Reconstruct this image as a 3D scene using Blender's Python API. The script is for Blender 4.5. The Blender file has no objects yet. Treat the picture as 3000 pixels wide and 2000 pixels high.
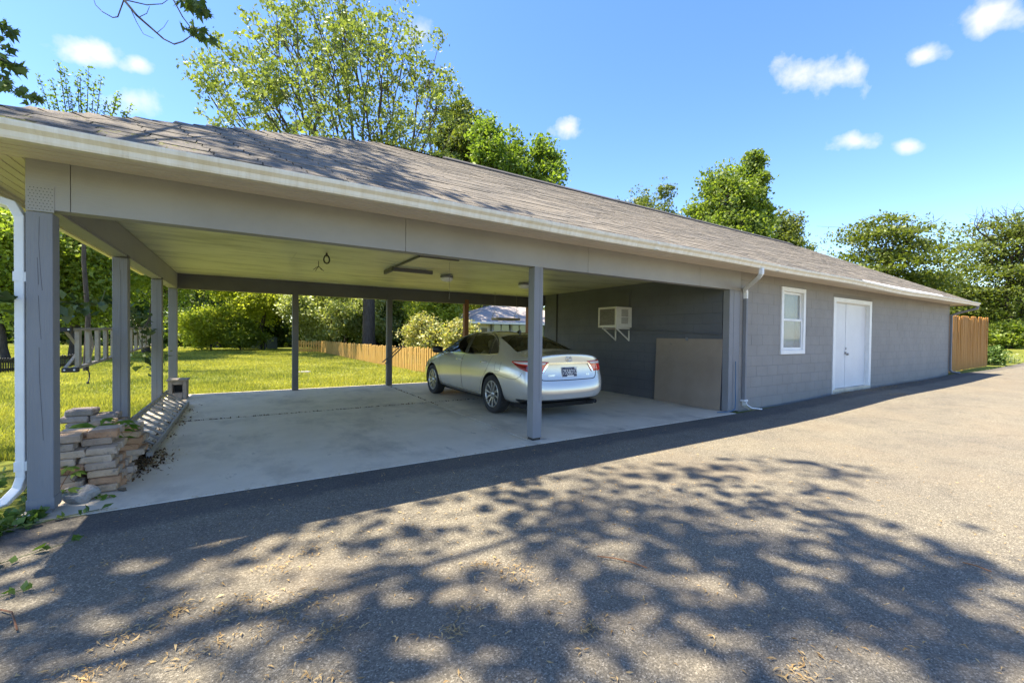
import bpy, bmesh, math, random
import numpy as np
from mathutils import Vector, Matrix
from mathutils.bvhtree import BVHTree
R = math.radians
scn = bpy.context.scene
col = scn.collection
# ------------------------------------------------------------------ camera
CAM_H = 1.3648
yaw, pitch, roll = 0.55864, -0.01401, 0.01098
fw = Vector((math.sin(yaw)*math.cos(pitch), math.cos(yaw)*math.cos(pitch), math.sin(pitch)))
rt = Vector((math.cos(yaw), -math.sin(yaw), 0)); up = rt.cross(fw)
rt2 = rt*math.cos(roll) + up*math.sin(roll); up2 = -rt*math.sin(roll) + up*math.cos(roll)
cam = bpy.data.objects.new('camera', bpy.data.cameras.new('camera')); col.objects.link(cam)
cam.matrix_world = Matrix(((rt2.x, up2.x, -fw.x, 0), (rt2.y, up2.y, -fw.y, 0), (rt2.z, up2.z, -fw.z, CAM_H), (0, 0, 0, 1)))
cam.data.sensor_width = 36; cam.data.lens = 1241.06/3000*36; cam.data.clip_start = .05; cam.data.clip_end = 2000
scn.camera = cam
# ------------------------------------------------------------------ light
SUN = Vector((-.36, .184, 1.0)).normalized()
sun_el = math.asin(SUN.z); sun_az = math.atan2(SUN.x, SUN.y)      # clockwise from +Y
sl = bpy.data.lights.new('sun', 'SUN'); sl.energy = 4.4; sl.angle = R(.53); sl.color = (1, .89, .73)
so = bpy.data.objects.new('sun', sl); col.objects.link(so)
so.rotation_euler = SUN.to_track_quat('Z', 'Y').to_euler()
scn.view_settings.view_transform = 'Standard'; scn.view_settings.look = 'None'
scn.view_settings.exposure = 1.82; scn.view_settings.gamma = 1
world = bpy.data.worlds.new('World'); scn.world = world; world.use_nodes = True
def build_world():
    nt = world.node_tree; N = nt.nodes; L = nt.links; N.clear()
    def nd(t, **k):
        n = N.new(t)
        for a, b in k.items(): setattr(n, a, b)
        return n
    def mth(op, a, b=None, c=None, clamp=False):
        n = nd('ShaderNodeMath', operation=op); n.use_clamp = clamp
        for i, v in enumerate((a, b, c)):
            if v is None: continue
            if hasattr(v, 'links') or hasattr(v, 'is_linked'): L.new(v, n.inputs[i])
            else: n.inputs[i].default_value = v
        return n.outputs[0]
    sky = nd('ShaderNodeTexSky', sky_type='NISHITA'); sky.sun_disc = False
    sky.sun_elevation = sun_el; sky.sun_rotation = sun_az; sky.air_density = 1.0; sky.dust_density = .3; sky.ozone_density = 1.4
    tc = nd('ShaderNodeTexCoord')
    nz = nd('ShaderNodeTexNoise'); nz.inputs['Scale'].default_value = 22; nz.inputs['Detail'].default_value = 8; nz.inputs['Roughness'].default_value = .55
    L.new(tc.outputs['Generated'], nz.inputs['Vector'])
    nz2 = nd('ShaderNodeTexNoise'); nz2.inputs['Scale'].default_value = 5; nz2.inputs['Detail'].default_value = 2
    L.new(tc.outputs['Generated'], nz2.inputs['Vector'])
    wob = mth('MULTIPLY', mth('SUBTRACT', nz.outputs['Fac'], .5), 2.6)
    def dot(v):
        n = nd('ShaderNodeVectorMath', operation='DOT_PRODUCT'); L.new(tc.outputs['Generated'], n.inputs[0]); n.inputs[1].default_value = v; return n.outputs['Value']
    tot = None
    for (c, wa, we, s) in CLOUDS:
        side = (CLOUD_DRIFT-c*c.dot(CLOUD_DRIFT)).normalized(); upv = side.cross(c)
        da = dot(side/wa); de = dot(upv/we)
        d2 = mth('SQRT', mth('ADD', mth('MULTIPLY', da, da), mth('MULTIPLY', de, de)))
        fac = mth('SUBTRACT', mth('MULTIPLY', dot(c), 60.0), 59.0, None, False)      # only on its own side of the dome
        m = mth('MULTIPLY', mth('MINIMUM', mth('SUBTRACT', mth('ADD', 1.0, wob), d2), mth('ADD', fac, 3.0)), 1.1*s, None, True)
        tot = m if tot is None else mth('MAXIMUM', tot, m)
    mx = nd('ShaderNodeMix', data_type='RGBA'); L.new(tot, mx.inputs[0])
    hs = nd('ShaderNodeHueSaturation'); hs.inputs['Saturation'].default_value = 1.25; hs.inputs['Hue'].default_value = .512; L.new(sky.outputs[0], hs.inputs['Color'])
    L.new(hs.outputs[0], mx.inputs[6])
    mx.inputs[7].default_value = (3.1, 3.1, 3.15, 1)
    bg = nd('ShaderNodeBackground'); bg.inputs[1].default_value = .108; L.new(mx.outputs[2], bg.inputs[0])
    out = nd('ShaderNodeOutputWorld'); L.new(bg.outputs[0], out.inputs[0])
# clouds, each a direction on the sky dome with an angular width and height
CLOUD_DRIFT = Vector((.848, -.53, .02))          # the clouds are drawn out along the wind
CLOUDS = []
for (px, py, w, h, s) in ((245, 150, 95, 42, .95), (400, 190, 42, 24, .8), (395, 290, 90, 46, .75), (1225, 100, 60, 44, .5),
                          (1662, 375, 66, 32, .85), (2405, 220, 140, 56, .95), (2705, 165, 68, 30, .85), (2905, 38, 95, 52, .95),
                          (2510, 417, 68, 28, .9), (2655, 430, 42, 24, .75)):
    v = fw*1241.06 + rt2*(px-1500) + up2*(1000-py); k = 1241.06/v.length; CLOUDS.append((v.normalized(), w/1241.0*k*.92, h/1241.0*k*.95, s*.95))
rs = random.Random(5)
for k in range(6):                          # the same sparse fair-weather clouds on the rest of the dome
    a = 2.2+k*.62; e = rs.uniform(.3, .6); CLOUDS.append((Vector((math.sin(a)*math.cos(e), math.cos(a)*math.cos(e), math.sin(e))), rs.uniform(.06, .12), rs.uniform(.03, .05), .9))
build_world()
scn.cycles.max_bounces = 8; scn.cycles.diffuse_bounces = 5; scn.cycles.transparent_max_bounces = 8
# ------------------------------------------------------------------ helpers
def M(name, c, c2=None, scale=8.0, rough=.7, bump=0.0, bscale=60.0, metal=0.0, stretch=(1, 1, 1), spec=.5, detail=6, ramp=(.35, .65), extra=None, coat=0, bstretch=None):
    m = bpy.data.materials.new(name); m.use_nodes = True
    nt = m.node_tree; N = nt.nodes; L = nt.links; b = N['Principled BSDF']
    b.inputs['Roughness'].default_value = rough; b.inputs['Metallic'].default_value = metal
    b.inputs['Specular IOR Level'].default_value = spec; b.inputs['Coat Weight'].default_value = coat
    b.inputs['Base Color'].default_value = (*c, 1)
    geo = N.new('ShaderNodeNewGeometry')
    mp = N.new('ShaderNodeMapping'); mp.inputs['Scale'].default_value = stretch; L.new(geo.outputs['Position'], mp.inputs['Vector'])
    cout = None
    if c2 is not None:
        n = N.new('ShaderNodeTexNoise'); n.inputs['Scale'].default_value = scale; n.inputs['Detail'].default_value = detail; n.inputs['Roughness'].default_value = .65
        L.new(mp.outputs[0], n.inputs['Vector'])
        r = N.new('ShaderNodeValToRGB'); r.color_ramp.elements[0].position = ramp[0]; r.color_ramp.elements[1].position = ramp[1]
        r.color_ramp.elements[0].color = (*c, 1); r.color_ramp.elements[1].color = (*c2, 1)
        L.new(n.outputs['Fac'], r.inputs[0]); L.new(r.outputs[0], b.inputs['Base Color']); cout = r.outputs[0]
    if bump:
        n2 = N.new('ShaderNodeTexNoise'); n2.inputs['Scale'].default_value = bscale; n2.inputs['Detail'].default_value = 5
        if bstretch:
            mp2 = N.new('ShaderNodeMapping'); mp2.inputs['Scale'].default_value = bstretch; L.new(geo.outputs['Position'], mp2.inputs['Vector']); L.new(mp2.outputs[0], n2.inputs['Vector'])
        else: L.new(mp.outputs[0], n2.inputs['Vector'])
        bp = N.new('ShaderNodeBump'); bp.inputs['Strength'].default_value = bump; bp.inputs['Distance'].default_value = .02
        L.new(n2.outputs['Fac'], bp.inputs['Height']); L.new(bp.outputs[0], b.inputs['Normal'])
    if extra: extra(m, N, L, b, geo, cout)
    return m
def speck(color, scale, thr, soft=.04, stretch=(1, 1, 1), amount=1.0):
    """adds a thresholded noise stain of another colour"""
    def f(m, N, L, b, geo, cout):
        mp = N.new('ShaderNodeMapping'); mp.inputs['Scale'].default_value = stretch; L.new(geo.outputs['Position'], mp.inputs['Vector'])
        n = N.new('ShaderNodeTexNoise'); n.inputs['Scale'].default_value = scale; n.inputs['Detail'].default_value = 7; n.inputs['Roughness'].default_value = .7
        L.new(mp.outputs[0], n.inputs['Vector'])
        r = N.new('ShaderNodeMapRange'); r.inputs[1].default_value = thr-soft; r.inputs[2].default_value = thr+soft; r.inputs[4].default_value = amount
        L.new(n.outputs['Fac'], r.inputs[0])
        mx = N.new('ShaderNodeMix'); mx.data_type = 'RGBA'; L.new(r.outputs[0], mx.inputs[0])
        if cout: L.new(cout, mx.inputs[6])
        else: mx.inputs[6].default_value = b.inputs['Base Color'].default_value
        mx.inputs[7].default_value = (*color, 1); L.new(mx.outputs[2], b.inputs['Base Color'])
        return mx.outputs[2]
    return f
class MB:
    def __init__(s): s.v = []; s.f = []
    def box(s, x0, x1, y0, y1, z0, z1, mat=None):
        i = len(s.v); P = [(x0, y0, z0), (x1, y0, z0), (x1, y1, z0), (x0, y1, z0), (x0, y0, z1), (x1, y0, z1), (x1, y1, z1), (x0, y1, z1)]
        if mat is not None: P = [tuple(mat @ Vector(p)) for p in P]
        s.v += P; s.f += [(i, i+3, i+2, i+1), (i+4, i+5, i+6, i+7), (i, i+1, i+5, i+4), (i+1, i+2, i+6, i+5), (i+2, i+3, i+7, i+6), (i+3, i, i+4, i+7)]
        return s
    def bev(s, x0, x1, y0, y1, z0, z1, b, mat=None):
        """box with all edges chamfered by b"""
        bm = bmesh.new(); bmesh.ops.create_cube(bm, size=1)
        for v in bm.verts:
            v.co = Vector(((x0+x1)/2+v.co.x*(x1-x0), (y0+y1)/2+v.co.y*(y1-y0), (z0+z1)/2+v.co.z*(z1-z0)))
        bmesh.ops.bevel(bm, geom=bm.edges[:], offset=b, segments=1, affect='EDGES', profile=.5)
        i = len(s.v); bm.verts.index_update()
        s.v += [tuple(mat @ v.co) if mat is not None else tuple(v.co) for v in bm.verts]
        s.f += [tuple(i+v.index for v in f.verts) for f in bm.faces]; bm.free(); return s
    def tube(s, pts, rad, n=8, cap=True, rect=None):
        pts = [Vector(p) for p in pts]; i = len(s.v); m = len(pts); prev = None
        for k, p in enumerate(pts):
            if k == 0: d = pts[1]-pts[0]
            elif k == m-1: d = pts[-1]-pts[-2]
            else: d = (pts[k+1]-p).normalized()+(p-pts[k-1]).normalized()
            d.normalize()
            if prev is None:
                a = Vector((0, 0, 1)) if abs(d.z) < .9 else Vector((1, 0, 0))
                e1 = d.cross(a).normalized()
            else: e1 = (prev-d*prev.dot(d)).normalized()
            prev = e1; e2 = d.cross(e1)
            rr = rad[k] if isinstance(rad, (list, tuple)) else rad
            if rect:
                w, h = rect; sc = 1.0
                if 0 < k < m-1:
                    c = (pts[k+1]-p).normalized().dot((p-pts[k-1]).normalized()); sc = 1/max(.6, math.sqrt((1+c)/2))
                prof = [(-w, -h), (w, -h), (w, h), (-w, h)]
                for (a_, b_) in prof: s.v.append(tuple(p+e1*a_*rr+e2*b_*rr*sc))
            else:
                for q in range(n):
                    t = 2*math.pi*q/n; s.v.append(tuple(p+e1*math.cos(t)*rr+e2*math.sin(t)*rr))
        nn = 4 if rect else n
        for k in range(m-1):
            for q in range(nn):
                a = i+k*nn+q; b = i+k*nn+(q+1) % nn
                s.f.append((a, b, b+nn, a+nn))
        if cap:
            s.f.append(tuple(i+q for q in range(nn))[::-1]); s.f.append(tuple(i+(m-1)*nn+q for q in range(nn)))
        return s
    def ext(s, prof, a, b, axis='X'):
        """extrude a closed (y,z) or (x,z) profile between a and b"""
        i = len(s.v); n = len(prof)
        for t in (a, b):
            for (p, q) in prof: s.v.append((t, p, q) if axis == 'X' else (p, t, q))
        for k in range(n): s.f.append((i+k, i+(k+1) % n, i+n+(k+1) % n, i+n+k))
        s.f.append(tuple(range(i, i+n))[::-1]); s.f.append(tuple(range(i+n, i+2*n)))
        return s
    def poly(s, pts):
        i = len(s.v); s.v += [tuple(p) for p in pts]; s.f.append(tuple(range(i, i+len(pts)))); return s
    def lathe(s, prof, n=24, mat=None):
        """prof: (r,z) list, revolved about Z"""
        i = len(s.v); m = len(prof)
        for (r_, z) in prof:
            for q in range(n):
                t = 2*math.pi*q/n; p = Vector((r_*math.cos(t), r_*math.sin(t), z)); s.v.append(tuple(mat @ p) if mat is not None else tuple(p))
        for k in range(m-1):
            for q in range(n):
                a = i+k*n+q; b = i+k*n+(q+1) % n; s.f.append((a, b, b+n, a+n))
        return s
    def mesh(s, name):
        me = bpy.data.meshes.new(name); me.from_pydata(s.v, [], s.f); me.update()
        bm = bmesh.new(); bm.from_mesh(me); bmesh.ops.recalc_face_normals(bm, faces=bm.faces[:]); bm.to_mesh(me); bm.free()
        return me
    def build(s, name, mat, parent=None, smooth=False):
        me = s.mesh(name); me.materials.append(mat)
        if smooth: me.polygons.foreach_set('use_smooth', [True]*len(me.polygons))
        return link(name, me, parent)
def wloc(p):
    v = Vector((0, 0, 0))
    while p is not None: v += Vector(p.location); p = p.parent
    return v
def link(name, me, parent=None, loc=(0, 0, 0), rot=None):
    """link a mesh; loc is given in world coordinates (parents are never rotated)"""
    o = bpy.data.objects.new(name, me); col.objects.link(o); o.location = Vector(loc)
    if parent is not None: o.parent = parent; o.location = Vector(loc)-wloc(parent)
    if rot is not None: o.rotation_euler = rot
    return o
def tag(o, label, cat, group=None):
    o['label'] = label; o['category'] = cat
    if group: o['group'] = group
    return o
def thing(name, label, cat, loc=(0, 0, 0), group=None):
    o = bpy.data.objects.new(name, None); col.objects.link(o); o.location = loc; o.empty_display_size = .1
    return tag(o, label, cat, group)
def structure(o): o['kind'] = 'structure'; return o
def bevel_mod(o, w=.004, seg=2):
    m = o.modifiers.new('bevel', 'BEVEL'); m.width = w; m.segments = seg; m.limit_method = 'ANGLE'; m.angle_limit = R(40); return o
def arrmesh(name, V, F, mat, attr=None, smooth=False):
    """fast mesh from numpy arrays: V (n,3), F (m,k) all the same k"""
    me = bpy.data.meshes.new(name); n = len(V); m, k = F.shape
    me.vertices.add(n); me.vertices.foreach_set('co', np.ascontiguousarray(V, dtype=np.float32).ravel())
    me.loops.add(m*k); me.loops.foreach_set('vertex_index', np.ascontiguousarray(F, dtype=np.int32).ravel())
    me.polygons.add(m); me.polygons.foreach_set('loop_start', np.arange(0, m*k, k, dtype=np.int32))
    if smooth: me.polygons.foreach_set('use_smooth', np.ones(m, dtype=bool))
    me.update(calc_edges=True); me.materials.append(mat)
    if attr is not None:
        a = me.attributes.new('rnd', 'FLOAT', 'FACE'); a.data.foreach_set('value', np.ascontiguousarray(attr, dtype=np.float32))
    return me
# ------------------------------------------------------------------ materials of the place
GREY = (.165, .170, .185)
def asphalt_mat():
    m = bpy.data.materials.new('asphalt'); m.use_nodes = True; nt = m.node_tree; N = nt.nodes; L = nt.links; b = N['Principled BSDF']
    geo = N.new('ShaderNodeNewGeometry'); P = geo.outputs['Position']
    def noise(sc, det=4, ro=.6):
        n = N.new('ShaderNodeTexNoise'); n.inputs['Scale'].default_value = sc; n.inputs['Detail'].default_value = det; n.inputs['Roughness'].default_value = ro; L.new(P, n.inputs['Vector']); return n
    def ramp(inp, stops):
        r = N.new('ShaderNodeValToRGB'); cr = r.color_ramp
        while len(cr.elements) < len(stops): cr.elements.new(.5)
        for e, (p, c) in zip(cr.elements, stops): e.position = p; e.color = (*c, 1)
        L.new(inp, r.inputs[0]); return r.outputs[0]
    def mix(f, a, b_, mode='MIX'):
        x = N.new('ShaderNodeMix'); x.data_type = 'RGBA'; x.blend_type = mode
        for sck, val in ((0, f), (6, a), (7, b_)):
            if hasattr(val, 'is_linked'): L.new(val, x.inputs[sck])
            elif isinstance(val, tuple): x.inputs[sck].default_value = (*val, 1)
            else: x.inputs[sck].default_value = val
        return x.outputs[2]
    vo = N.new('ShaderNodeTexVoronoi'); vo.inputs['Scale'].default_value = 150; L.new(P, vo.inputs['Vector'])
    sepc = N.new('ShaderNodeSeparateColor'); L.new(vo.outputs['Color'], sepc.inputs[0])
    chips = ramp(sepc.outputs[0], [(0, (.098, .090, .070)), (.45, (.160, .145, .110)), (.85, (.218, .198, .150)), (1, (.34, .312, .245))])
    fine = ramp(noise(240, 3).outputs['Fac'], [(.3, (.6, .6, .6)), (.7, (1.35, 1.33, 1.3))])
    c = mix(1.0, chips, fine, 'MULTIPLY')
    big = ramp(noise(.9, 5).outputs['Fac'], [(.3, (.86, .86, .88)), (.7, (1.14, 1.12, 1.06))])
    c = mix(1.0, c, big, 'MULTIPLY')
    st = ramp(noise(3.2, 6, .7).outputs['Fac'], [(.36, (.78, .78, .8)), (.5, (1, 1, 1))])
    c = mix(.7, c, st, 'MULTIPLY')
    # newer, sealed strip against the slab edge
    sep = N.new('ShaderNodeSeparateXYZ'); L.new(P, sep.inputs[0])
    ad = N.new('ShaderNodeMath'); ad.operation = 'MULTIPLY_ADD'; L.new(noise(2.5, 5).outputs['Fac'], ad.inputs[0]); ad.inputs[1].default_value = .28; L.new(sep.outputs[1], ad.inputs[2])
    mr = N.new('ShaderNodeMapRange'); mr.inputs[1].default_value = 3.98; mr.inputs[2].default_value = 4.12; L.new(ad.outputs[0], mr.inputs[0])
    c = mix(mr.outputs[0], c, mix(.55, c, (.045, .046, .05)))
    # brown dust washed to the right of the drive
    du = N.new('ShaderNodeMapRange'); du.inputs[1].default_value = .48; du.inputs[2].default_value = .72; du.inputs[4].default_value = .35; L.new(noise(.55, 4).outputs['Fac'], du.inputs[0])
    c = mix(du.outputs[0], c, (.20, .155, .10))
    L.new(c, b.inputs['Base Color']); b.inputs['Roughness'].default_value = .9; b.inputs['Specular IOR Level'].default_value = .25
    bp = N.new('ShaderNodeBump'); bp.inputs['Strength'].default_value = .55; bp.inputs['Distance'].default_value = .006
    L.new(vo.outputs['Distance'], bp.inputs['Height']); L.new(bp.outputs[0], b.inputs['Normal'])
    return m
mAsph = asphalt_mat()
mLawn = M('lawn_soil', (.09, .115, .02), (.19, .195, .035), 1.1, .95, .6, 30, spec=.1, ramp=(.3, .7), extra=speck((.10, .085, .04), 6, .66))
def conc_extra(m, N, L, b, geo, cout):
    o1 = speck((.34, .30, .235), 1.1, .585, .09, (1, .55, 1), .8)(m, N, L, b, geo, cout)
    o2 = speck((.10, .09, .075), 3.5, .68, .05, (1, .4, 1), .8)(m, N, L, b, geo, o1)
    speck((.09, .075, .055), 38, .735, .02, (1, 1, 1), .9)(m, N, L, b, geo, o2)
mConc = M('slab_concrete', (.60, .525, .395), (.68, .60, .46), 2.2, .5, .12, 40, spec=.45, extra=conc_extra)
mGrey = M('grey_paint', (.19, .193, .20), (.225, .228, .235), 1.4, .62, .10, 45, extra=speck((.105, .105, .105), 17, .70, .02))
mWood = M('grey_painted_timber', (.19, .193, .20), (.235, .238, .245), 2.2, .6, .35, 26, stretch=(1, 1, .18), bstretch=(3, 3, .12), extra=speck((.05, .05, .055), 9, .71, .012, (3, 3, .25)))
mPly = M('grey_painted_ply', (.285, .278, .262), (.33, .323, .305), 1.2, .6, .12, 30, bstretch=(.3, 3, 3), extra=speck((.11, .105, .1), 7, .735, .012, (.7, 1, 1)))
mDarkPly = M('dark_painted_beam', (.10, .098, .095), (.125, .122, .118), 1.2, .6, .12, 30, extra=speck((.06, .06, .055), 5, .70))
mCeil = M('ceiling_board', (.55, .54, .33), (.66, .65, .43), 1.1, .42, .14, 9, stretch=(.7, 1.3, 1), bstretch=(.5, 1.6, 1), extra=speck((.26, .255, .17), 1.2, .58, .10, (.5, 1.7, 1), .8))  # yellow in the base stands in for light bounced off the lawn
mBlock = M('painted_block', (.235, .222, .202), (.27, .255, .233), 1.6, .72, .32, 70, extra=speck((.12, .118, .116), 10, .69, .03))
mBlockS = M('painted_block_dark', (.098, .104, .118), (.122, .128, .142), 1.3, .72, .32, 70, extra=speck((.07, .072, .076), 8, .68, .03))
mMort = M('painted_joint', (.20, .19, .175), None, rough=.8)
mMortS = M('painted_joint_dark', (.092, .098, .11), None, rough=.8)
mWhite = M('white_trim', (.72, .72, .70), (.80, .80, .78), 5, .45, .05, 40, extra=speck((.42, .36, .26), 5, .74, .05))
mGut = M('gutter_white', (.70, .62, .46), (.82, .76, .62), 2.5, .55, 0, extra=speck((.42, .36, .25), 6, .64, .10, (7, 1, .9), .35), stretch=(6, 1, .7))
mSoff = M('soffit_vinyl', (.64, .56, .45), (.70, .62, .51), 3, .55, .04, 30)
def shing_extra(m, N, L, b, geo, cout):
    o1 = speck((.10, .098, .09), 1.6, .56, .12, (.6, 1, 1), .75)(m, N, L, b, geo, cout)
    oi = N.new('ShaderNodeObjectInfo'); ad = N.new('ShaderNodeMath'); ad.operation = 'ADD'; L.new(oi.outputs['Random'], ad.inputs[0]); L.new(geo.outputs['Random Per Island'], ad.inputs[1])
    fr = N.new('ShaderNodeMath'); fr.operation = 'FRACT'; L.new(ad.outputs[0], fr.inputs[0]); mr = N.new('ShaderNodeMapRange'); mr.inputs[3].default_value = .86; mr.inputs[4].default_value = 1.1; L.new(fr.outputs[0], mr.inputs[0])
    vm = N.new('ShaderNodeVectorMath'); vm.operation = 'SCALE'; L.new(o1, vm.inputs[0]); L.new(mr.outputs[0], vm.inputs['Scale']); L.new(vm.outputs[0], b.inputs['Base Color'])
mShing = M('shingle', (.155, .138, .111), (.235, .211, .172), 45, .95, .5, 220, spec=.15, detail=4, extra=shing_extra)
mDeck = M('roof_felt', (.055, .052, .05), None, rough=.95)
mMoss = M('moss', (.085, .095, .022), (.17, .165, .05), 30, .95, .5, 90)
mAlu = M('aluminium', (.27, .26, .245), (.36, .35, .33), 9, .55, .05, 40, metal=.35, extra=speck((.28, .26, .22), 12, .62, .05))
mBlack = M('black_rubber', (.02, .02, .021), None, rough=.6)
mIron = M('dark_iron', (.05, .048, .045), None, rough=.5, metal=.6)
mCedar = M('cedar', (.30, .125, .010), (.43, .195, .018), 3, .75, .25, 40, stretch=(6, 6, .5), extra=speck((.22, .12, .05), 5, .66, .06, (5, 5, .4)))
mPine = M('treated_pine', (.40, .225, .045), (.54, .335, .085), 3, .75, .25, 40, stretch=(5, 5, .5), extra=speck((.27, .20, .12), 4, .62, .06, (5, 5, .4)))
mBrown = M('brown_stain', (.17, .075, .03), (.25, .115, .045), 3, .7, .2, 40, stretch=(5, 5, .4))
# ------------------------------------------------------------------ ground
def sstep(a, b, x):
    t = np.clip((x-a)/(b-a), 0, 1); return t*t*(3-2*t)
AX = np.array([-400, 7.5, 9, 10.2, 12, 14, 18, 21, 28, 40, 57, 120, 500.]); AZ = np.array([0, 0, .02, .05, .105, .118, .14, .2, .235, .45, .85, 1.1, 1.2])
def road_z(x): return np.interp(x, AX, AZ)-.004
def ground_z(x, y):
    x = np.asarray(x, float); y = np.asarray(y, float)
    road = road_z(x)-.035
    lawn = -.03-.0052*np.clip(y-11, 0, 45)+.012*np.sin(x*.7+y*.31)*sstep(12, 16, y)
    lawn = lawn-.03*sstep(4.6, 3.0, y)*sstep(-1.2, -1.6, x)*0
    k = sstep(12, 26, x)
    side = np.where(y > 4.3, lawn*(1-k)+k*(road_z(x)+.03), road)
    side = np.where((y <= 4.3) & (x < -1.35), -.03, side)
    return side
gx = np.unique(np.concatenate([np.linspace(-200, -20, 19), np.linspace(-20, 30, 101), np.linspace(30, 260, 47)]))
gy = np.unique(np.concatenate([np.linspace(-120, -6, 20), np.linspace(-6, 4.29, 12), [4.31], np.linspace(4.6, 45, 82), np.linspace(45, 260, 30)]))
GX, GY = np.meshgrid(gx, gy); GZ = ground_z(GX, GY)
nx, ny = len(gx), len(gy); idx = np.arange(nx*ny).reshape(ny, nx)
F = np.stack([idx[:-1, :-1], idx[:-1, 1:], idx[1:, 1:], idx[1:, :-1]], -1).reshape(-1, 4)
structure(link('lawn', arrmesh('lawn', np.stack([GX, GY, GZ], -1).reshape(-1, 3), F, mLawn, smooth=True)))
# asphalt drive: one sheet following the slope, left edge ragged
def drive():
    xs = np.unique(np.concatenate([np.linspace(-1.4, 22, 60), np.linspace(22, 75, 40)]))
    V = []; Fc = []
    ys_t = np.linspace(0, 1, 14)
    rng = random.Random(3)
    for x in xs:
        y1 = 4.335 if x < 21.4 else (4.335 - .12*min(1, (x-21.4)) if x < 27.2 else min(9.0, 4.2+(x-27.2)*.55))
        y0 = -30
        for t in ys_t: V.append((x, y0+(y1-y0)*t**.5, float(road_z(x))))
    n = len(ys_t)
    for i in range(len(xs)-1):
        for j in range(n-1): Fc.append((i*n+j, (i+1)*n+j, (i+1)*n+j+1, i*n+j+1))
    # apron to the left of X=-1.4 with an uneven border
    k0 = len(V); pts = []
    ysl = np.linspace(-30, 4.2, 90)
    for y in ysl:
        xl = -1.4-.12*rng.random()-max(0, (3.9-y))*.62 if y > -6 else -7.6
        V.append((-1.4, y, float(road_z(-1.4)))); V.append((min(-1.45, xl), y, float(road_z(-1.4))-.004))
    for j in range(len(ysl)-1): a = k0+2*j; Fc.append((a, a+2, a+3, a+1))
    mb = MB(); mb.v = V; mb.f = Fc
    return mb
structure(drive().build('driveway', mAsph, smooth=True))
# ------------------------------------------------------------------ slab
SX0, SX1, SY0, SY1 = -1.42, 7.55, 4.345, 11.36
slab = None
def slab_z(y): return .0042*(y-4.5)
slab_root = MB().box(SX0+.02, SX1, SY0+.02, SY1-.02, -.16, -.05).build('carport_slab', mDeck); structure(slab_root)
jx, jy = 3.115, 8.02
for (x0, x1) in ((SX0, jx-.007), (jx+.007, SX1)):
    for (y0, y1) in ((SY0, jy-.011), (jy+.011, SY1)):
        m = MB(); m.v = [(x0, y0, -.12), (x1, y0, -.12), (x1, y1, -.12), (x0, y1, -.12)]+[(x0, y0, slab_z(y0)), (x1, y0, slab_z(y0)), (x1, y1, slab_z(y1)), (x0, y1, slab_z(y1))]
        m.f = [(0, 3, 2, 1), (4, 5, 6, 7), (0, 1, 5, 4), (1, 2, 6, 5), (2, 3, 7, 6), (3, 0, 4, 7)]
        bevel_mod(m.build('slab_panel', mConc, slab_root), .008, 2)
# ------------------------------------------------------------------ building
BX0, BX1, WX, BY0, BY1, WY1 = -1.37, 20.95, 7.56, 4.5, 11.2, 10.26
ZB, ZC, ZS = 2.262, 2.573, 2.615
bld = thing('carport_building', 'long grey block outbuilding with a hip roof and an open carport at one end', 'building', (3, 7.8, 0))
# posts
def post(x0, y0, z0=0, z1=ZB, mat=None, w=.14):
    o = MB().box(x0, x0+w, y0, y0+w, z0, z1).build('post', mat or mWood, bld); bevel_mod(o, .006, 2); return o
p = post(BX0, BY0, .035, 2.235); p['label'] = 'thick grey corner post beside the white downspout'
MB().box(BX0-.004, BX0+.144, BY0-.004, BY0+.144, .03, .115).build('base_trim', mWood, p)
MB().box(BX0+.012, BX0+.128, BY0+.01, BY0+.13, -.02, .03).build('post_base', mGrey, p)
for pts in ([(-1.298, 2.2), (-1.302, 2.0), (-1.293, 1.78), (-1.285, 1.66)], [(-1.305, 1.62), (-1.30, 1.45), (-1.292, 1.3)], [(-1.303, 1.24), (-1.30, .98), (-1.288, .7), (-1.283, .55)], [(-1.31, 1.9), (-1.304, 1.7)]):
    MB().tube([(x, BY0-.0002, z) for x, z in pts], 1, rect=(.0009, .0008)).build('crack', mIron, p)
p = post(3.146, BY0, .03); MB().tube([(3.232, BY0-.0002, 2.25), (3.236, BY0-.0002, 1.7), (3.234, BY0-.0002, 1.2), (3.24, BY0-.0002, .5)], 1, rect=(.0011, .0008)).build('crack', mIron, p); MB().box(3.156, 3.276, BY0+.01, BY0+.13, 0, .03).build('post_base', mIron, p)
p = post(7.54, BY0+.004, 0, 2.26, mGrey, .13)
MB().box(7.672, 7.87, BY0+.002, BY0+.05, 0, 2.26).build('corner_trim', mGrey, bld)
for yy in (6.83, 9.25):
    p = post(BX0, yy, slab_z(yy), ZB-.01); MB().tube([(BX0+.075, yy-.0002, 2.1), (BX0+.079, yy-.0002, 1.4), (BX0+.073, yy-.0002, .8), (BX0+.076, yy-.0002, .1)], 1, rect=(.0016, .0008)).build('crack', mIron, p); MB().box(BX0+.075, BX0+.15, yy-.02, yy+.09, ZB-.008, ZC).build('post_notch', mDarkPly, p)
p = post(BX0, BY1-.14, slab_z(11), ZB); p['label'] = 'pale rear corner post behind the concrete block'
p2_ = [post(.89, BY1-.146, slab_z(11), ZB+.12, mDarkPly, .13), post(3.085, BY1-.146, slab_z(11), ZB+.12, mDarkPly, .135), post(5.3, BY1-.146, slab_z(11), ZB+.12, mBrown, .13), post(7.49, BY1-.146, slab_z(11), ZB, mBrown, .13)]
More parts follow.
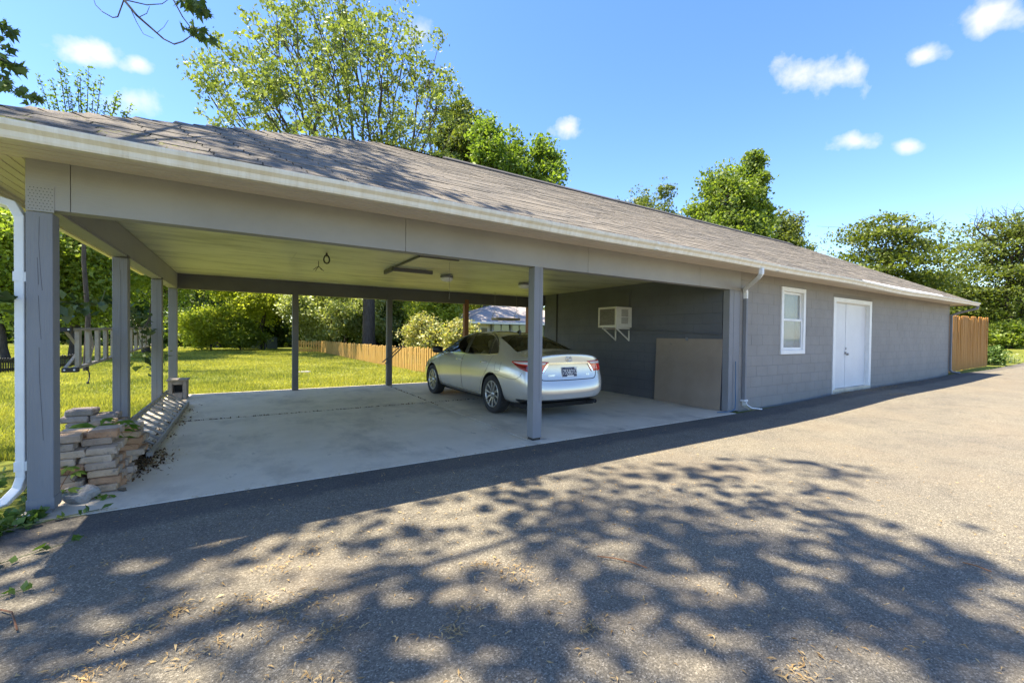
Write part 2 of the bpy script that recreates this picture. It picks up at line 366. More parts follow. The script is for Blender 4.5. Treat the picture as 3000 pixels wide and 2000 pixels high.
# beams
bm_ = MB().box(BX0, 7.89, BY0+.02, BY0+.15, ZB, ZC+.03).build('front_beam', mPly, bld)
xs = [BX0, BX0+.163, -1.12, .62+.93, 4.35, 6.55, 7.885]
def X_at(px): # column of the photograph -> X on the front plane
    v = fw*1241.06+rt2*(px-1500)+up2*300; return v.x*BY0/v.y
xs = [BX0+.001, X_at(208), X_at(1189), X_at(1724), X_at(2053), 7.885]
for a, b in zip(xs[:-1], xs[1:]): bevel_mod(MB().box(a, b-.004, BY0-.002, BY0+.02, ZB-.004, ZS+.012).build('beam_panel', mPly, bm_), .002, 1)
npl = MB().box(BX0+.004, BX0+.15, BY0-.007, BY0-.003, 2.238, 2.43).build('nail_plate', mPly, bm_)
nl = MB()
for i in range(7):
    for j in range(8):
        nl.box(BX0+.016+i*.019+(j % 2)*.008, BX0+.0205+i*.019+(j % 2)*.008, BY0-.0095, BY0-.0068, 2.252+j*.022, 2.2565+j*.022)
nl.build('nail_heads', mIron, npl)
MB().box(BX0, BX0+.14, BY0+.155, BY1-.145, ZB, ZC-.003).build('side_beam', mPly, bld)
MB().box(BX0+.142, BX0+.152, BY0+.155, BY1-.15, ZB+.02, ZC-.005).build('side_beam_board', mPly, bld)
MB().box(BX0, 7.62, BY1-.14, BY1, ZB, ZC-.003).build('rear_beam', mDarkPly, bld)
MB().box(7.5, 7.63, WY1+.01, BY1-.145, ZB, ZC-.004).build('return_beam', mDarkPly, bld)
# ceiling of plywood sheets
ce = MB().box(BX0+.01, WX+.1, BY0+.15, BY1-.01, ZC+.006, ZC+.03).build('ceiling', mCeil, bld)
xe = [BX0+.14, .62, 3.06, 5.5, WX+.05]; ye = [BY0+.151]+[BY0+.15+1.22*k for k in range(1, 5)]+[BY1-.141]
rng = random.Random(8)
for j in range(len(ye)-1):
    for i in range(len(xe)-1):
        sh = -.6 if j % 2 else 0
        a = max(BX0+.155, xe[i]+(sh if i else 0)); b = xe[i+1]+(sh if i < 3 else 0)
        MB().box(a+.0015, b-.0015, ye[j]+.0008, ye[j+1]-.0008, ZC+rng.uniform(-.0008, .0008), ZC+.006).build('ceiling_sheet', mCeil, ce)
# block walls: backing plus proud blocks
BH, BW, JT = .2045, .405, .005
def block_mesh(w, h, mat):
    mb = MB().bev(0, w, 0, .05, 0, h, .0035); me = mb.mesh('block'); me.materials.append(mat); return me
def wall_blocks(parent, along, fixed, a0, a1, z0, courses, mat, openings, face, limit=10**9):
    cache = {}; rest = MB(); cnt = 0; lst = []
    for r_ in range(courses):
        off = (r_ % 2)*BW*.5; a = a0-off
        while a < a1:
            s_, e_ = max(a, a0)+JT/2, min(a+BW, a1)-JT/2; a += BW
            segs = [(s_, e_)]
            zc0, zc1 = z0+r_*BH, z0+(r_+1)*BH
            for (o0, o1, oz0, oz1) in openings:
                if zc1 > oz0+.02 and zc0 < oz1-.02:
                    new = []
                    for (p_, q_) in segs:
                        if q_ <= o0 or p_ >= o1: new.append((p_, q_)); continue
                        if p_ < o0-.02: new.append((p_, o0-.002))
                        if q_ > o1+.02: new.append((o1+.002, q_))
                    segs = new
            for (p_, q_) in segs:
                if q_-p_ > .03: lst.append((p_, q_, zc0+JT/2, min(zc1-JT/2, ZS+.02)))
    for (p_, q_, za, zb_) in lst:
        w = round(q_-p_, 3); h = round(zb_-za, 3)
        j = rng.uniform(-.0012, .0012)
        if cnt < limit:
            key = (w, h)
            if key not in cache: cache[key] = block_mesh(w, h, mat)
            if face == '-Y': link('block', cache[key], parent, (p_, fixed-.002+j, za))
            else: link('block', cache[key], parent, (fixed-.002+j, q_, za), (0, 0, -math.pi/2))
            cnt += 1
        else:
            if face == '-Y': rest.box(p_, q_, fixed-.002+j, fixed+.05, za, zb_)
            else: rest.box(fixed-.002+j, fixed+.05, p_, q_, za, zb_)
    if rest.v: o = rest.build('far_blocks', mat, parent); o['kind'] = 'stuff'
    return cnt
WIN = (9.36, 10.39, 1.035, 2.442); DOOR = (11.79, 14.05, -.2, 2.363)
fwll = MB()
for (a, b, z0, z1) in ((7.87, WIN[0], -.2, ZS+.03), (WIN[0], WIN[1], -.2, WIN[2]), (WIN[0], WIN[1], WIN[3], ZS+.03), (WIN[1], DOOR[0], -.2, ZS+.03), (DOOR[0], DOOR[1], DOOR[3], ZS+.03), (DOOR[1], BX1-.004, -.2, ZS+.03)):
    fwll.box(a, b, BY0+.001, BY0+.2, z0, z1)
fwll = fwll.build('front_wall', mMort, bld)
n = wall_blocks(fwll, 'X', BY0, 7.872, BX1, -.0, 13, mBlock, [WIN, DOOR], '-Y', 170)
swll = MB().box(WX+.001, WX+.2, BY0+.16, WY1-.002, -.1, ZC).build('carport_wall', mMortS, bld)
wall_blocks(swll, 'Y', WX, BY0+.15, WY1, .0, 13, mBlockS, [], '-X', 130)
MB().box(WX+.2, BX1-.2, WY1-.2, WY1, -.1, ZC).box(BX1-.2, BX1, BY0+.2, WY1, -.1, ZC).build('back_wall', mBlock, bld)
MB().box(BX1-.003, BX1+.012, BY0-.006, BY0+.05, .15, ZS).build('corner_trim', mGrey, bld)
# interior floor / dark rooms behind window
MB().box(WX+.2, BX1-.2, BY0+.2, WY1-.2, -.05, .1).build('inner_floor', mConc, bld)
# ------------------------------------------------------------------ roof
EY0, EY1, EX0, EX1, EZ, SLOPE = 3.93, 11.78, -1.86, 21.45, 2.655, .552
HD = (EY1-EY0)/2; RY = (EY0+EY1)/2; RZ = EZ+SLOPE*HD; RX0, RX1 = EX0+HD, EX1-HD
roof = MB()
T = .02
for k, dz in ((0, 0.0), (1, -T)):
    i = len(roof.v)
    roof.v += [(EX0, EY0, EZ+dz), (EX1, EY0, EZ+dz), (EX1, EY1, EZ+dz), (EX0, EY1, EZ+dz), (RX0, RY, RZ+dz), (RX1, RY, RZ+dz)]
    roof.f += [(i, i+1, i+5, i+4), (i+1, i+2, i+5), (i+2, i+3, i+4, i+5), (i+3, i, i+4)]
for a, b in ((0, 1), (1, 2), (2, 3), (3, 0)): roof.f.append((a, b, b+6, a+6))
roof = roof.build('roof', mDeck, bld)
cs = 1/math.sqrt(1+SLOPE**2); EXP = .142; TW = .335
def tab_mesh():
    mb = MB().bev(0, TW-.009, -.012, EXP+.03, 0, .012, .0015); me = mb.mesh('shingle'); me.materials.append(mShing); return me
tabm = tab_mesh()
tang = math.atan(SLOPE)
tabs = []
nrow = int(HD/cs/EXP)
for r_ in range(nrow):
    d = r_*EXP*cs; y = EY0+d; z = EZ+SLOPE*d
    off = (r_ % 2)*TW*.5+rng.uniform(-.02, .02)
    x = EX0+d-off
    while x < EX1-d:
        if x >= EX0+d-.04 and x+TW <= EX1-d+.05: tabs.append((x, y, z, (x)**2+y**2+(z-1.4)**2))
        x += TW
order = sorted(range(len(tabs)), key=lambda q: tabs[q][3])
near = set(order[:300]); restV = []; restF = []
tv = np.array([v.co for v in tabm.vertices]); tf = [tuple(p_.vertices) for p_ in tabm.polygons]
ca, sa = math.cos(tang+.022), math.sin(tang+.022)
rest = MB()
for q, (x, y, z, _) in enumerate(tabs):
    lift = rng.uniform(.001, .008)
    if q in near: link('shingle', tabm, roof, (x, y, z+lift), (tang-.024, rng.uniform(-.004, .004), rng.uniform(-.006, .006)))
    else:
        c2, s2 = math.cos(tang-.024), math.sin(tang-.024)
        b8 = [(0, -.012, .012), (TW-.006, -.012, .012), (TW-.006, EXP+.02, .010), (0, EXP+.02, .010), (0, -.012, -.002), (TW-.006, -.012, -.002)]
        i = len(rest.v); rest.v += [(x+u_, y+v_*c2-w_*s2, z+lift+v_*s2+w_*c2) for (u_, v_, w_) in b8]
        rest.f += [(i, i+1, i+2, i+3), (i+4, i+5, i+1, i)]
def side_rows(rest, kind):
    for r_ in range(nrow):
        d = r_*EXP*cs; z = EZ+SLOPE*d; d2 = d+EXP*cs*1.1; z2 = EZ+SLOPE*d2-.003
        h = .008
        if kind == 'L': q = [(EX0+d, EY0+d, z+h), (EX0+d, EY1-d, z+h), (EX0+d2, EY1-d2, z2+h*.4), (EX0+d2, EY0+d2, z2+h*.4), (EX0+d, EY0+d, z), (EX0+d, EY1-d, z)]
        elif kind == 'R': q = [(EX1-d, EY1-d, z+h), (EX1-d, EY0+d, z+h), (EX1-d2, EY0+d2, z2+h*.4), (EX1-d2, EY1-d2, z2+h*.4), (EX1-d, EY1-d, z), (EX1-d, EY0+d, z)]
        else: q = [(EX1-d, EY1-d, z+h), (EX0+d, EY1-d, z+h), (EX0+d2, EY1-d2, z2+h*.4), (EX1-d2, EY1-d2, z2+h*.4), (EX1-d, EY1-d, z), (EX0+d, EY1-d, z)]
        i = len(rest.v); rest.v += q; rest.f += [(i, i+1, i+2, i+3), (i+4, i+5, i+1, i)]
for k in 'LRB': side_rows(rest, k)
me = bpy.data.meshes.new('shingle_field'); me.from_pydata(rest.v, [], rest.f); me.update(); me.materials.append(mShing)
o = link('shingle_field', me, roof); o['kind'] = 'stuff'
# ridge and hip caps
def cap_run(a, b, n):
    a, b = Vector(a), Vector(b); d = (b-a)/n; side = Vector((d.y, -d.x, 0)).normalized()*.13
    mb = MB()
    for i in range(n):
        p_ = a+d*i; q_ = p_+d*1.15; lz = Vector((0, 0, .022)); dz = Vector((0, 0, -.045))
        k = len(mb.v); mb.v += [tuple(p_+lz), tuple(p_+side+dz+lz*.6), tuple(q_+side+dz+lz*.2), tuple(q_+lz*.5), tuple(p_-side+dz+lz*.6), tuple(q_-side+dz+lz*.2)]
        mb.f += [(k, k+1, k+2, k+3), (k, k+3, k+5, k+4)]
    return mb
cap_run((EX0, EY0, EZ), (RX0, RY, RZ), 28).build('hip_cap', mShing, roof)
cap_run((EX1, EY0, EZ), (RX1, RY, RZ), 28).build('hip_cap', mShing, roof)
cap_run((RX0, RY, RZ), (RX0+1.2, RY, RZ), 6).build('ridge_cap', mShing, roof)
rv = MB().ext([(RY-.14, RZ-.06), (RY-.14, RZ-.028), (RY, RZ+.06), (RY+.14, RZ-.028), (RY+.14, RZ-.06), (RY, RZ+.01)], RX0+1.2, RX1-.6).build('ridge_vent', mDeck, roof)
cap_run((RX1-.6, RY, RZ), (RX1, RY, RZ), 4).build('ridge_cap', mShing, roof)
# moss tufts along the lower left of the roof
rm = np.random.default_rng(4); mv = MB()
def moss_tuft(x, d, s):
    y = EY0+d; z = EZ+SLOPE*d+.008; i = len(mv.v)
    n_ = 5
    s *= 1.5; mv.v.append((x, y+s*.1, z+s*.35))
    for q in range(n_):
        t = 2*math.pi*q/n_+rm.uniform(-.3, .3); rr = s*rm.uniform(.6, 1.2); mv.v.append((x+rr*math.cos(t)*1.5, y+rr*math.sin(t)*.6, z+SLOPE*rr*math.sin(t)*.6))
    for q in range(n_): mv.f.append((i, i+1+q, i+1+(q+1) % n_))
for k in range(2200):
    x = -1.75+abs(rm.normal(0, .55)); d = abs(rm.normal(0, .22)) if k % 3 else .02+rm.integers(0, 5)*EXP*cs+rm.normal(0, .012)
    if d < x-EX0: moss_tuft(x, d, rm.uniform(.008, .022))
for k in range(1500):
    x = rm.uniform(-1.6, 5.5); moss_tuft(x, abs(rm.normal(0, .018)), rm.uniform(.004, .011))
o = mv.build('moss', mMoss, roof); o['kind'] = 'stuff'
# soffit, grooved along the eave, with fascia and gutter
def soffit(name, x0, x1, y0, y1, along):
    mb = MB(); w = (y1-y0) if along == 'X' else (x1-x0); n_ = 6
    for k in range(n_):
        a = k*w/n_; b = (k+1)*w/n_-.012
        if along == 'X': mb.box(x0, x1, y0+a, y0+b, ZS-.004, ZS+.008).box(x0, x1, y0+b-.001, y0+b+.013, ZS+.002, ZS+.008)
        else: mb.box(x0+a, x0+b, y0, y1, ZS-.004, ZS+.008).box(x0+b-.001, x0+b+.013, y0, y1, ZS+.002, ZS+.008)
    return mb.build(name, mSoff, bld)
soffit('soffit', EX0+.03, EX1-.03, EY0+.035, BY0-.004, 'X')
soffit('soffit', EX0+.03, BX0-.003, BY0-.003, EY1-.05, 'Y')
soffit('soffit', BX1+.013, EX1-.03, BY0-.003, EY1-.05, 'Y')
soffit('soffit', EX0+.03, EX1-.03, BY1+.003, EY1-.04, 'X')
MB().box(EX0+.01, EX1-.01, EY0+.015, EY0+.034, ZS-.03, EZ-.01).box(EX0+.01, EX0+.03, EY0+.035, EY1-.03, ZS-.03, EZ-.01).box(EX1-.03, EX1-.01, EY0+.035, EY1-.03, ZS-.03, EZ-.01).build('fascia', mSoff, bld)
GP = [(0, .0), (0, -.105), (-.055, -.105), (-.062, -.09), (-.068, -.06), (-.095, -.035), (-.1, -.012), (-.1, .0), (-.085, .0), (-.085, -.006), (-.094, -.008), (-.09, -.03), (-.062, -.055), (-.056, -.088), (-.052, -.1), (-.006, -.1), (-.006, 0)]
def gutter(a, b, axis, base, sgn, zf):
    n_ = max(2, int((b-a)/.5)); mb = MB(); L_ = len(GP)
    for i in range(n_+1):
        t = a+(b-a)*i/n_; dz, dy = zf(t)
        for (p_, q_) in GP:
            mb.v.append((t, base+sgn*(p_-dy), EZ+.004+q_+dz) if axis == 'X' else (base+sgn*(p_-dy), t, EZ+.004+q_+dz))
    for i in range(n_):
        for k in range(L_): mb.f.append((i*L_+k, i*L_+(k+1) % L_, (i+1)*L_+(k+1) % L_, (i+1)*L_+k))
    mb.f.append(tuple(range(L_))); mb.f.append(tuple(n_*L_+k for k in range(L_))[::-1])
    return mb
def sag(t): # the far stretch hangs lower and leans out
    return (-.045*math.exp(-((t-14.6)/1.9)**2)+.006*math.sin(t*1.3), .03*math.exp(-((t-14.6)/1.9)**2))
gutter(EX0-.08, EX1+.02, 'X', EY0+.012, 1, sag).build('gutter', mGut, bld)
gutter(EY0+.03, EY1, 'Y', EX0+.008, 1, lambda t: (0, 0)).build('gutter', mGut, bld)
for xx in (1.5, 4.7, 7.9, 11.1): MB().box(xx, xx+.05, EY0-.094, EY0+.012, EZ-.108, EZ-.103).box(xx, xx+.05, EY0-.0915, EY0-.088, EZ-.03, EZ+.006).build('gutter_joint', mGut, bld)
# loose metal drip edge lying bright on the shingles above the sagging gutter
fl = MB(); nfl = 14
for i in range(nfl+1):
    x = 11.7+i*(17.4-11.7)/nfl; w = .05+.075*math.sin(math.pi*i/nfl); dz = -.03*math.sin(math.pi*i/nfl)
    fl.v += [(x, EY0-.06, EZ+.012+dz), (x, EY0-.06+w*1.3, EZ+.03+SLOPE*w*.8+dz*.3), (x, EY0-.06, EZ+.006+dz), (x, EY0-.06+w*1.3, EZ+.024+SLOPE*w*.8+dz*.3)]
for i in range(nfl):
    a = i*4; fl.f += [(a, a+4, a+5, a+1), (a+2, a+3, a+7, a+6), (a, a+2, a+6, a+4), (a+1, a+5, a+7, a+3)]
fl.build('drip_edge', mWhite, bld)
# downspouts
def spout(name, pts, mat, w=.034, h=.027): return bevel_mod(MB().tube(pts, 1, rect=(w, h)).build(name, mat, bld), .006, 2)
xd = 7.985
d1 = spout('downspout', [(7.42, EY0-.045, EZ-.1), (7.42, EY0-.045, EZ-.19), (7.47, EY0+.02, EZ-.24), (xd-.06, BY0-.06, EZ-.375), (xd, BY0-.04, EZ-.43), (xd, BY0-.04, EZ-.55)], mWhite)
d2 = spout('downspout', [(xd, BY0-.04, EZ-.54), (xd, BY0-.04, .16)], mGrey)
sh = MB().tube([(xd, BY0-.045, .2), (xd+.01, BY0-.05, .1), (xd+.09, BY0-.12, .03), (xd+.26, BY0-.22, .012)], 1, rect=(.05, .008)).build('broken_spout_end', mWhite, d2)
MB().box(xd-.06, xd+.06, BY0-.085, BY0-.002, .17, .2).build('strap', mWhite, d2)
xl = BX0-.036
d3 = spout('downspout', [(EX0+.0, BY0+.35, EZ-.1), (EX0, BY0+.35, EZ-.17), (EX0+.05, BY0+.3, EZ-.24), (xl-.05, BY0+.1, EZ-.38), (xl, BY0+.06, EZ-.47), (xl, BY0+.06, .28), (xl-.02, BY0+.05, .2), (xl-.08, BY0+.02, .12), (xl-.2, BY0-.03, .085), (xl-.5, BY0-.16, .07)], mWhite)
for zz in (1.72, .33): MB().box(xl-.0365, xl+.0355, BY0+.025, BY0+.095, zz, zz+.07).build('spout_joint', mWhite, d3)
d4 = spout('downspout', [(EX1-.12, EY0-.045, EZ-.1), (EX1-.13, EY0-.03, EZ-.19), (EX1-.3, BY0-.2, EZ-.32), (BX1+.03, BY0-.045, EZ-.42), (BX1+.03, BY0-.045, .32), (BX1+.05, BY0-.1, .25), (BX1+.1, BY0-.28, .225)], mGrey)
# window
wx0, wx1, wz0, wz1 = WIN
win = MB()
for (a, b, c, d) in ((wx0, wx1, wz1-.09, wz1), (wx0, wx1, wz0, wz0+.09), (wx0, wx0+.09, wz0+.09, wz1-.09), (wx1-.09, wx1, wz0+.09, wz1-.09)): win.box(a, b, BY0-.028, BY0+.06, c, d)
win = bevel_mod(win.build('window', mWhite, bld), .006, 2)
mGlass = bpy.data.materials.new('window_glass'); mGlass.use_nodes = True
gb = mGlass.node_tree.nodes['Principled BSDF']; gb.inputs['Base Color'].default_value = (.75, .8, .78, 1); gb.inputs['Roughness'].default_value = .03; gb.inputs['Transmission Weight'].default_value = .75; gb.inputs['IOR'].default_value = 1.2
zm = (wz0+wz1)/2+.02
for (z0, z1, yy) in ((zm-.02, wz1-.092, .028), (wz0+.092, zm+.025, .0)):
    s_ = MB(); a, b = wx0+.092, wx1-.092; t = .048
    for q in ((a, b, z1-t, z1), (a, b, z0, z0+t), (a, a+t, z0+t, z1-t), (b-t, b, z0+t, z1-t)): s_.box(q[0], q[1], BY0+yy, BY0+yy+.028, q[2], q[3])
    s_ = bevel_mod(s_.build('sash', mWhite, win), .004, 2)
    MB().box(a+t-.005, b-t+.005, BY0+yy+.010, BY0+yy+.016, z0+t-.005, z1-t+.005).build('pane', mGlass, win)
mBlind = M('blind', (.50, .50, .44), (.56, .56, .5), 4, .8, .1, 20)
MB().box(wx0+.28, wx1-.1, BY0+.16, BY0+.18, wz0+.05, wz1-.06).build('blind', mBlind, win)
MB().box(wx0-.1, wx1+.1, BY0+.9, BY0+.92, .6, 2.6).build('room_partition', M('room_wall', (.2, .2, .17), None), bld)
# door
dx0, dx1, dz1 = DOOR[0], DOOR[1], DOOR[3]
dr = MB()
for q in ((dx0, dx0+.13, .05, dz1), (dx1-.13, dx1, .05, dz1), (dx0+.13, dx1-.13, dz1-.1, dz1)): dr.box(q[0], q[1], BY0-.022, BY0+.03, q[2], q[3])
dr.box(dx0+.11, dx0+.135, BY0+.03, BY0+.12, .05, dz1-.09).box(dx1-.135, dx1-.11, BY0+.03, BY0+.12, .05, dz1-.09).box(dx0+.135, dx1-.135, BY0+.03, BY0+.12, dz1-.115, dz1-.09)
dr = bevel_mod(dr.build('door', mWhite, bld), .005, 2)
mDoor = M('door_paint', (.66, .66, .655), (.71, .71, .705), 2, .5, .05, 20, extra=speck((.40, .37, .33), 5, .72, .04, (2, 1, .6)))
xm_ = dx0+.95
for (a, b) in ((dx0+.137, xm_-.006), (xm_+.006, dx1-.137)):
    lf = bevel_mod(MB().box(a, b, BY0+.075, BY0+.112, .16, dz1-.118).build('door_leaf', mDoor, dr), .004, 2)
MB().box(xm_-.045, xm_-.008, BY0+.066, BY0+.0745, .16, dz1-.12).build('astragal', mDoor, dr)
hb = MB().box(xm_-.075, xm_-.015, BY0+.05, BY0+.066, .99, 1.05); hb.tube([(xm_+.05, BY0+.07, .99), (xm_+.05, BY0+.03, .99)], .028, 12).tube([(xm_-.03, BY0+.06, 1.16), (xm_-.03, BY0+.06, 1.1)], .012, 8)
hb.build('handle', mAlu, dr)
MB().box(dx0+.02, dx1-.02, BY0-.03, BY0+.13, .02, .155).build('threshold', mConc, dr)
# ------------------------------------------------------------------ the car
def build_car():
    CX, CY, CZ = 4.50, 5.335, slab_z(6.5)+.004
    car = thing('sedan_car', 'pale silver four-door sedan parked nose-in under the carport', 'car', (CX, CY+2.4, CZ))
    mPaint = bpy.data.materials.new('car_paint'); mPaint.use_nodes = True; b = mPaint.node_tree.nodes['Principled BSDF']
    b.inputs['Base Color'].default_value = (.60, .575, .52, 1); b.inputs['Metallic'].default_value = .55; b.inputs['Roughness'].default_value = .27; b.inputs['Coat Weight'].default_value = 1; b.inputs['Coat Roughness'].default_value = .04
    mCG = bpy.data.materials.new('car_glass'); mCG.use_nodes = True; nt = mCG.node_tree; N = nt.nodes; L = nt.links
    N.remove(N['Principled BSDF']); tr = N.new('ShaderNodeBsdfTransparent'); tr.inputs[0].default_value = (.72, .78, .70, 1); gl = N.new('ShaderNodeBsdfGlossy'); gl.inputs['Roughness'].default_value = .01
    fr = N.new('ShaderNodeFresnel'); fr.inputs[0].default_value = 1.5; mx = N.new('ShaderNodeMixShader'); L.new(fr.outputs[0], mx.inputs[0]); L.new(tr.outputs[0], mx.inputs[1]); L.new(gl.outputs[0], mx.inputs[2]); L.new(mx.outputs[0], N['Material Output'].inputs[0])
    mTrim = M('car_black_trim', (.012, .012, .013), None, rough=.35)
    mChrome = M('chrome', (.78, .78, .78), None, rough=.12, metal=1)
    mRed = M('tail_red', (.75, .022, .012), None, rough=.12, coat=1); mRedD = M('tail_red_dark', (.20, .008, .008), None, rough=.12, coat=1)
    mClear = M('tail_clear', (.70, .66, .62), None, rough=.15, coat=1)
    mTyre = M('tyre', (.018, .018, .018), (.03, .03, .03), 30, .85, .3, 80); mRim = M('wheel_alloy', (.42, .42, .41), None, rough=.3, metal=.8); mRimD = M('wheel_dark', (.03, .03, .032), None, rough=.5)
    mSeat = M('seat_leather', (.30, .27, .22), None, rough=.6)
    mDark = M('underbody', (.01, .01, .01), None, rough=.9)
    # --- control cage (half), rings of 10 points, from the underside centre up to the roof centre
    Rg = [
     (.10, [(0, .30), (.50, .30), (.77, .325), (.84, .50), (.845, .70), (.80, .86), (.775, .975), (.70, 1.045), (.42, 1.08), (0, 1.095)]),
     (.34, [(0, .22), (.66, .22), (.855, .30), (.90, .50), (.912, .70), (.885, .865), (.835, .965), (.715, 1.055), (.43, 1.10), (0, 1.115)]),
     (.62, [(0, .20), (.70, .20), (.875, .28), (.912, .50), (.925, .70), (.90, .89), (.845, .99), (.715, 1.09), (.44, 1.128), (0, 1.145)]),
     (.95, [(0, .19), (.70, .19), (.88, .26), (.918, .50), (.93, .70), (.905, .905), (.835, 1.02), (.685, 1.20), (.43, 1.275), (0, 1.295)]),
     (1.35, [(0, .19), (.70, .19), (.88, .25), (.918, .48), (.93, .70), (.905, .92), (.81, 1.08), (.63, 1.345), (.40, 1.415), (0, 1.435)]),
     (1.8, [(0, .19), (.72, .19), (.875, .24), (.910, .46), (.925, .70), (.90, .93), (.79, 1.12), (.605, 1.415), (.39, 1.475), (0, 1.492)]),
     (2.35, [(0, .19), (.72, .19), (.872, .24), (.905, .46), (.922, .69), (.895, .925), (.785, 1.12), (.60, 1.43), (.39, 1.488), (0, 1.503)]),
     (2.85, [(0, .19), (.72, .19), (.872, .24), (.905, .46), (.922, .685), (.895, .915), (.79, 1.10), (.605, 1.39), (.40, 1.45), (0, 1.467)]),
     (3.25, [(0, .19), (.72, .19), (.874, .25), (.908, .47), (.925, .68), (.897, .90), (.81, 1.04), (.66, 1.235), (.44, 1.30), (0, 1.322)]),
     (3.65, [(0, .19), (.72, .19), (.88, .27), (.915, .48), (.928, .68), (.895, .87), (.83, .96), (.72, 1.05), (.46, 1.09), (0, 1.105)]),
     (4.10, [(0, .19), (.72, .19), (.88, .29), (.912, .50), (.92, .67), (.88, .82), (.80, .89), (.66, .935), (.40, .97), (0, .985)]),
     (4.50, [(0, .20), (.68, .20), (.84, .28), (.87, .48), (.86, .63), (.815, .74), (.73, .795), (.58, .83), (.35, .855), (0, .865)]),
     (4.72, [(0, .24), (.55, .24), (.72, .30), (.76, .46), (.74, .58), (.69, .655), (.61, .70), (.49, .73), (.30, .75), (0, .76)]),
    ]
    V = []; Fc = []
    nR = len(Rg)
    for y, pts in Rg:
        for k, (x, z) in enumerate(pts):
            yy = y
            if y == .10: yy = (.13, .12, .125, .115, .14, .165, .165, .13, .085, .075)[k]
            V.append((-x, yy, z))
    for i in range(nR-1):
        for k in range(9): Fc.append((i*10+k, (i+1)*10+k, (i+1)*10+k+1, i*10+k+1))
    # end caps
    def cap(base, ys, flip):
        cols = [[base+k for k in range(10)]]
        for frac, dy in ys:
            c = []
            for k in range(10):
                x, y, z = V[base+k]
                if k in (0, 9): c.append(base+k); continue
                V.append((x*frac, y+dy[k], z)); c.append(len(V)-1)
            cols.append(c)
        for a, b_ in zip(cols[:-1], cols[1:]):
            for k in range(9):
                f = [a[k], a[k+1], b_[k+1], b_[k]]; f2 = []
                for q in f:
                    if q not in f2: f2.append(q)
                Fc.append(tuple(f2 if not flip else f2[::-1]))
    rear = [0, -.07, -.10, -.115, -.075, -.075, -.075, -.045, -.01, 0]; rear2 = [0, -.10, -.135, -.15, -.095, -.10, -.10, -.065, -.02, 0]; rear3 = [0, -.105, -.145, -.165, -.105, -.11, -.105, -.072, -.025, 0]
    cap(0, [(.86, rear), (.45, rear2), (0, rear3)], False)
    fr1 = [0, .04, .07, .085, .09, .08, .06, .04, .02, 0]; fr2 = [0, .06, .11, .13, .135, .12, .10, .07, .03, 0]
    cap((nR-1)*10, [(.6, fr1), (0, fr2)], True)
    me = bpy.data.meshes.new('cage'); me.from_pydata(V, [], Fc); ob = bpy.data.objects.new('cage', me); col.objects.link(ob)
    mm = ob.modifiers.new('m', 'MIRROR'); mm.use_clip = True; mm.merge_threshold = .001
    ss = ob.modifiers.new('s', 'SUBSURF'); ss.levels = 4; ss.render_levels = 4
    dg = bpy.context.evaluated_depsgraph_get(); ev = ob.evaluated_get(dg); em = ev.to_mesh()
    bm = bmesh.new(); bm.from_mesh(em); bmesh.ops.recalc_face_normals(bm, faces=bm.faces[:]); bm.to_mesh(em); bm.free()
    n = len(em.vertices); P = np.empty(n*3, np.float32); em.vertices.foreach_get('co', P); P = P.reshape(-1, 3).astype(float)
    Fs = [tuple(p.vertices) for p in em.polygons]
    F4 = np.array([f if len(f) == 4 else (*f, f[2]) for f in Fs]); ev.to_mesh_clear(); bpy.data.objects.remove(ob)
    # true size
    P[:, 0] *= .905/np.abs(P[:, 0]).max(); y0, y1 = P[:, 1].min(), P[:, 1].max(); P[:, 1] = (P[:, 1]-y0)*4.85/(y1-y0)
    P[:, 2] = .19+(P[:, 2]-P[:, 2].min())*(1.445-.19)/(P[:, 2].max()-P[:, 2].min())
    def vnorm(P):
        a, b_, c, d = P[F4[:, 0]], P[F4[:, 1]], P[F4[:, 2]], P[F4[:, 3]]; fn = np.cross(c-a, d-b_); vn = np.zeros_like(P)
        for k in range(4): np.add.at(vn, F4[:, k], fn)
        return vn/(np.linalg.norm(vn, axis=1, keepdims=True)+1e-12)
    NR = vnorm(P)
    bvh = BVHTree.FromPolygons([tuple(p) for p in P], [tuple(f) for f in F4.tolist()])
    def catmull(pts, n_=8, closed=True):
        pts = [np.array(p, float) for p in pts]; out = []; m = len(pts)
        rngk = range(m) if closed else range(m-1)
        for i in rngk:
            p0, p1, p2, p3 = pts[(i-1) % m] if closed or i > 0 else pts[i], pts[i], pts[(i+1) % m], pts[(i+2) % m] if closed or i+2 < m else pts[i+1]
            for t in np.linspace(0, 1, n_, endpoint=False): out.append(.5*((2*p1)+(-p0+p2)*t+(2*p0-5*p1+4*p2-p3)*t*t+(-p0+3*p1-3*p2+p3)*t**3))
        if not closed: out.append(pts[-1])
        return np.array(out)
    def lin(pts, n_=10, closed=True):
        pts = [np.array(p, float) for p in pts]; out = []; m = len(pts)
        for i in range(m if closed else m-1):
            for t in np.linspace(0, 1, n_, endpoint=False): out.append(pts[i]*(1-t)+pts[(i+1) % m]*t)
        if not closed: out.append(pts[-1])
        return np.array(out)
    def inside(poly, Q):
        x, y = Q[:, 0], Q[:, 1]; r = np.zeros(len(Q), bool); j = len(poly)-1
        for i in range(len(poly)):
            xi, yi = poly[i]; xj, yj = poly[j]
            c = ((yi > y) != (yj > y)) & (x < (xj-xi)*(y-yi)/(yj-yi+1e-12)+xi); r ^= c; j = i
        return r
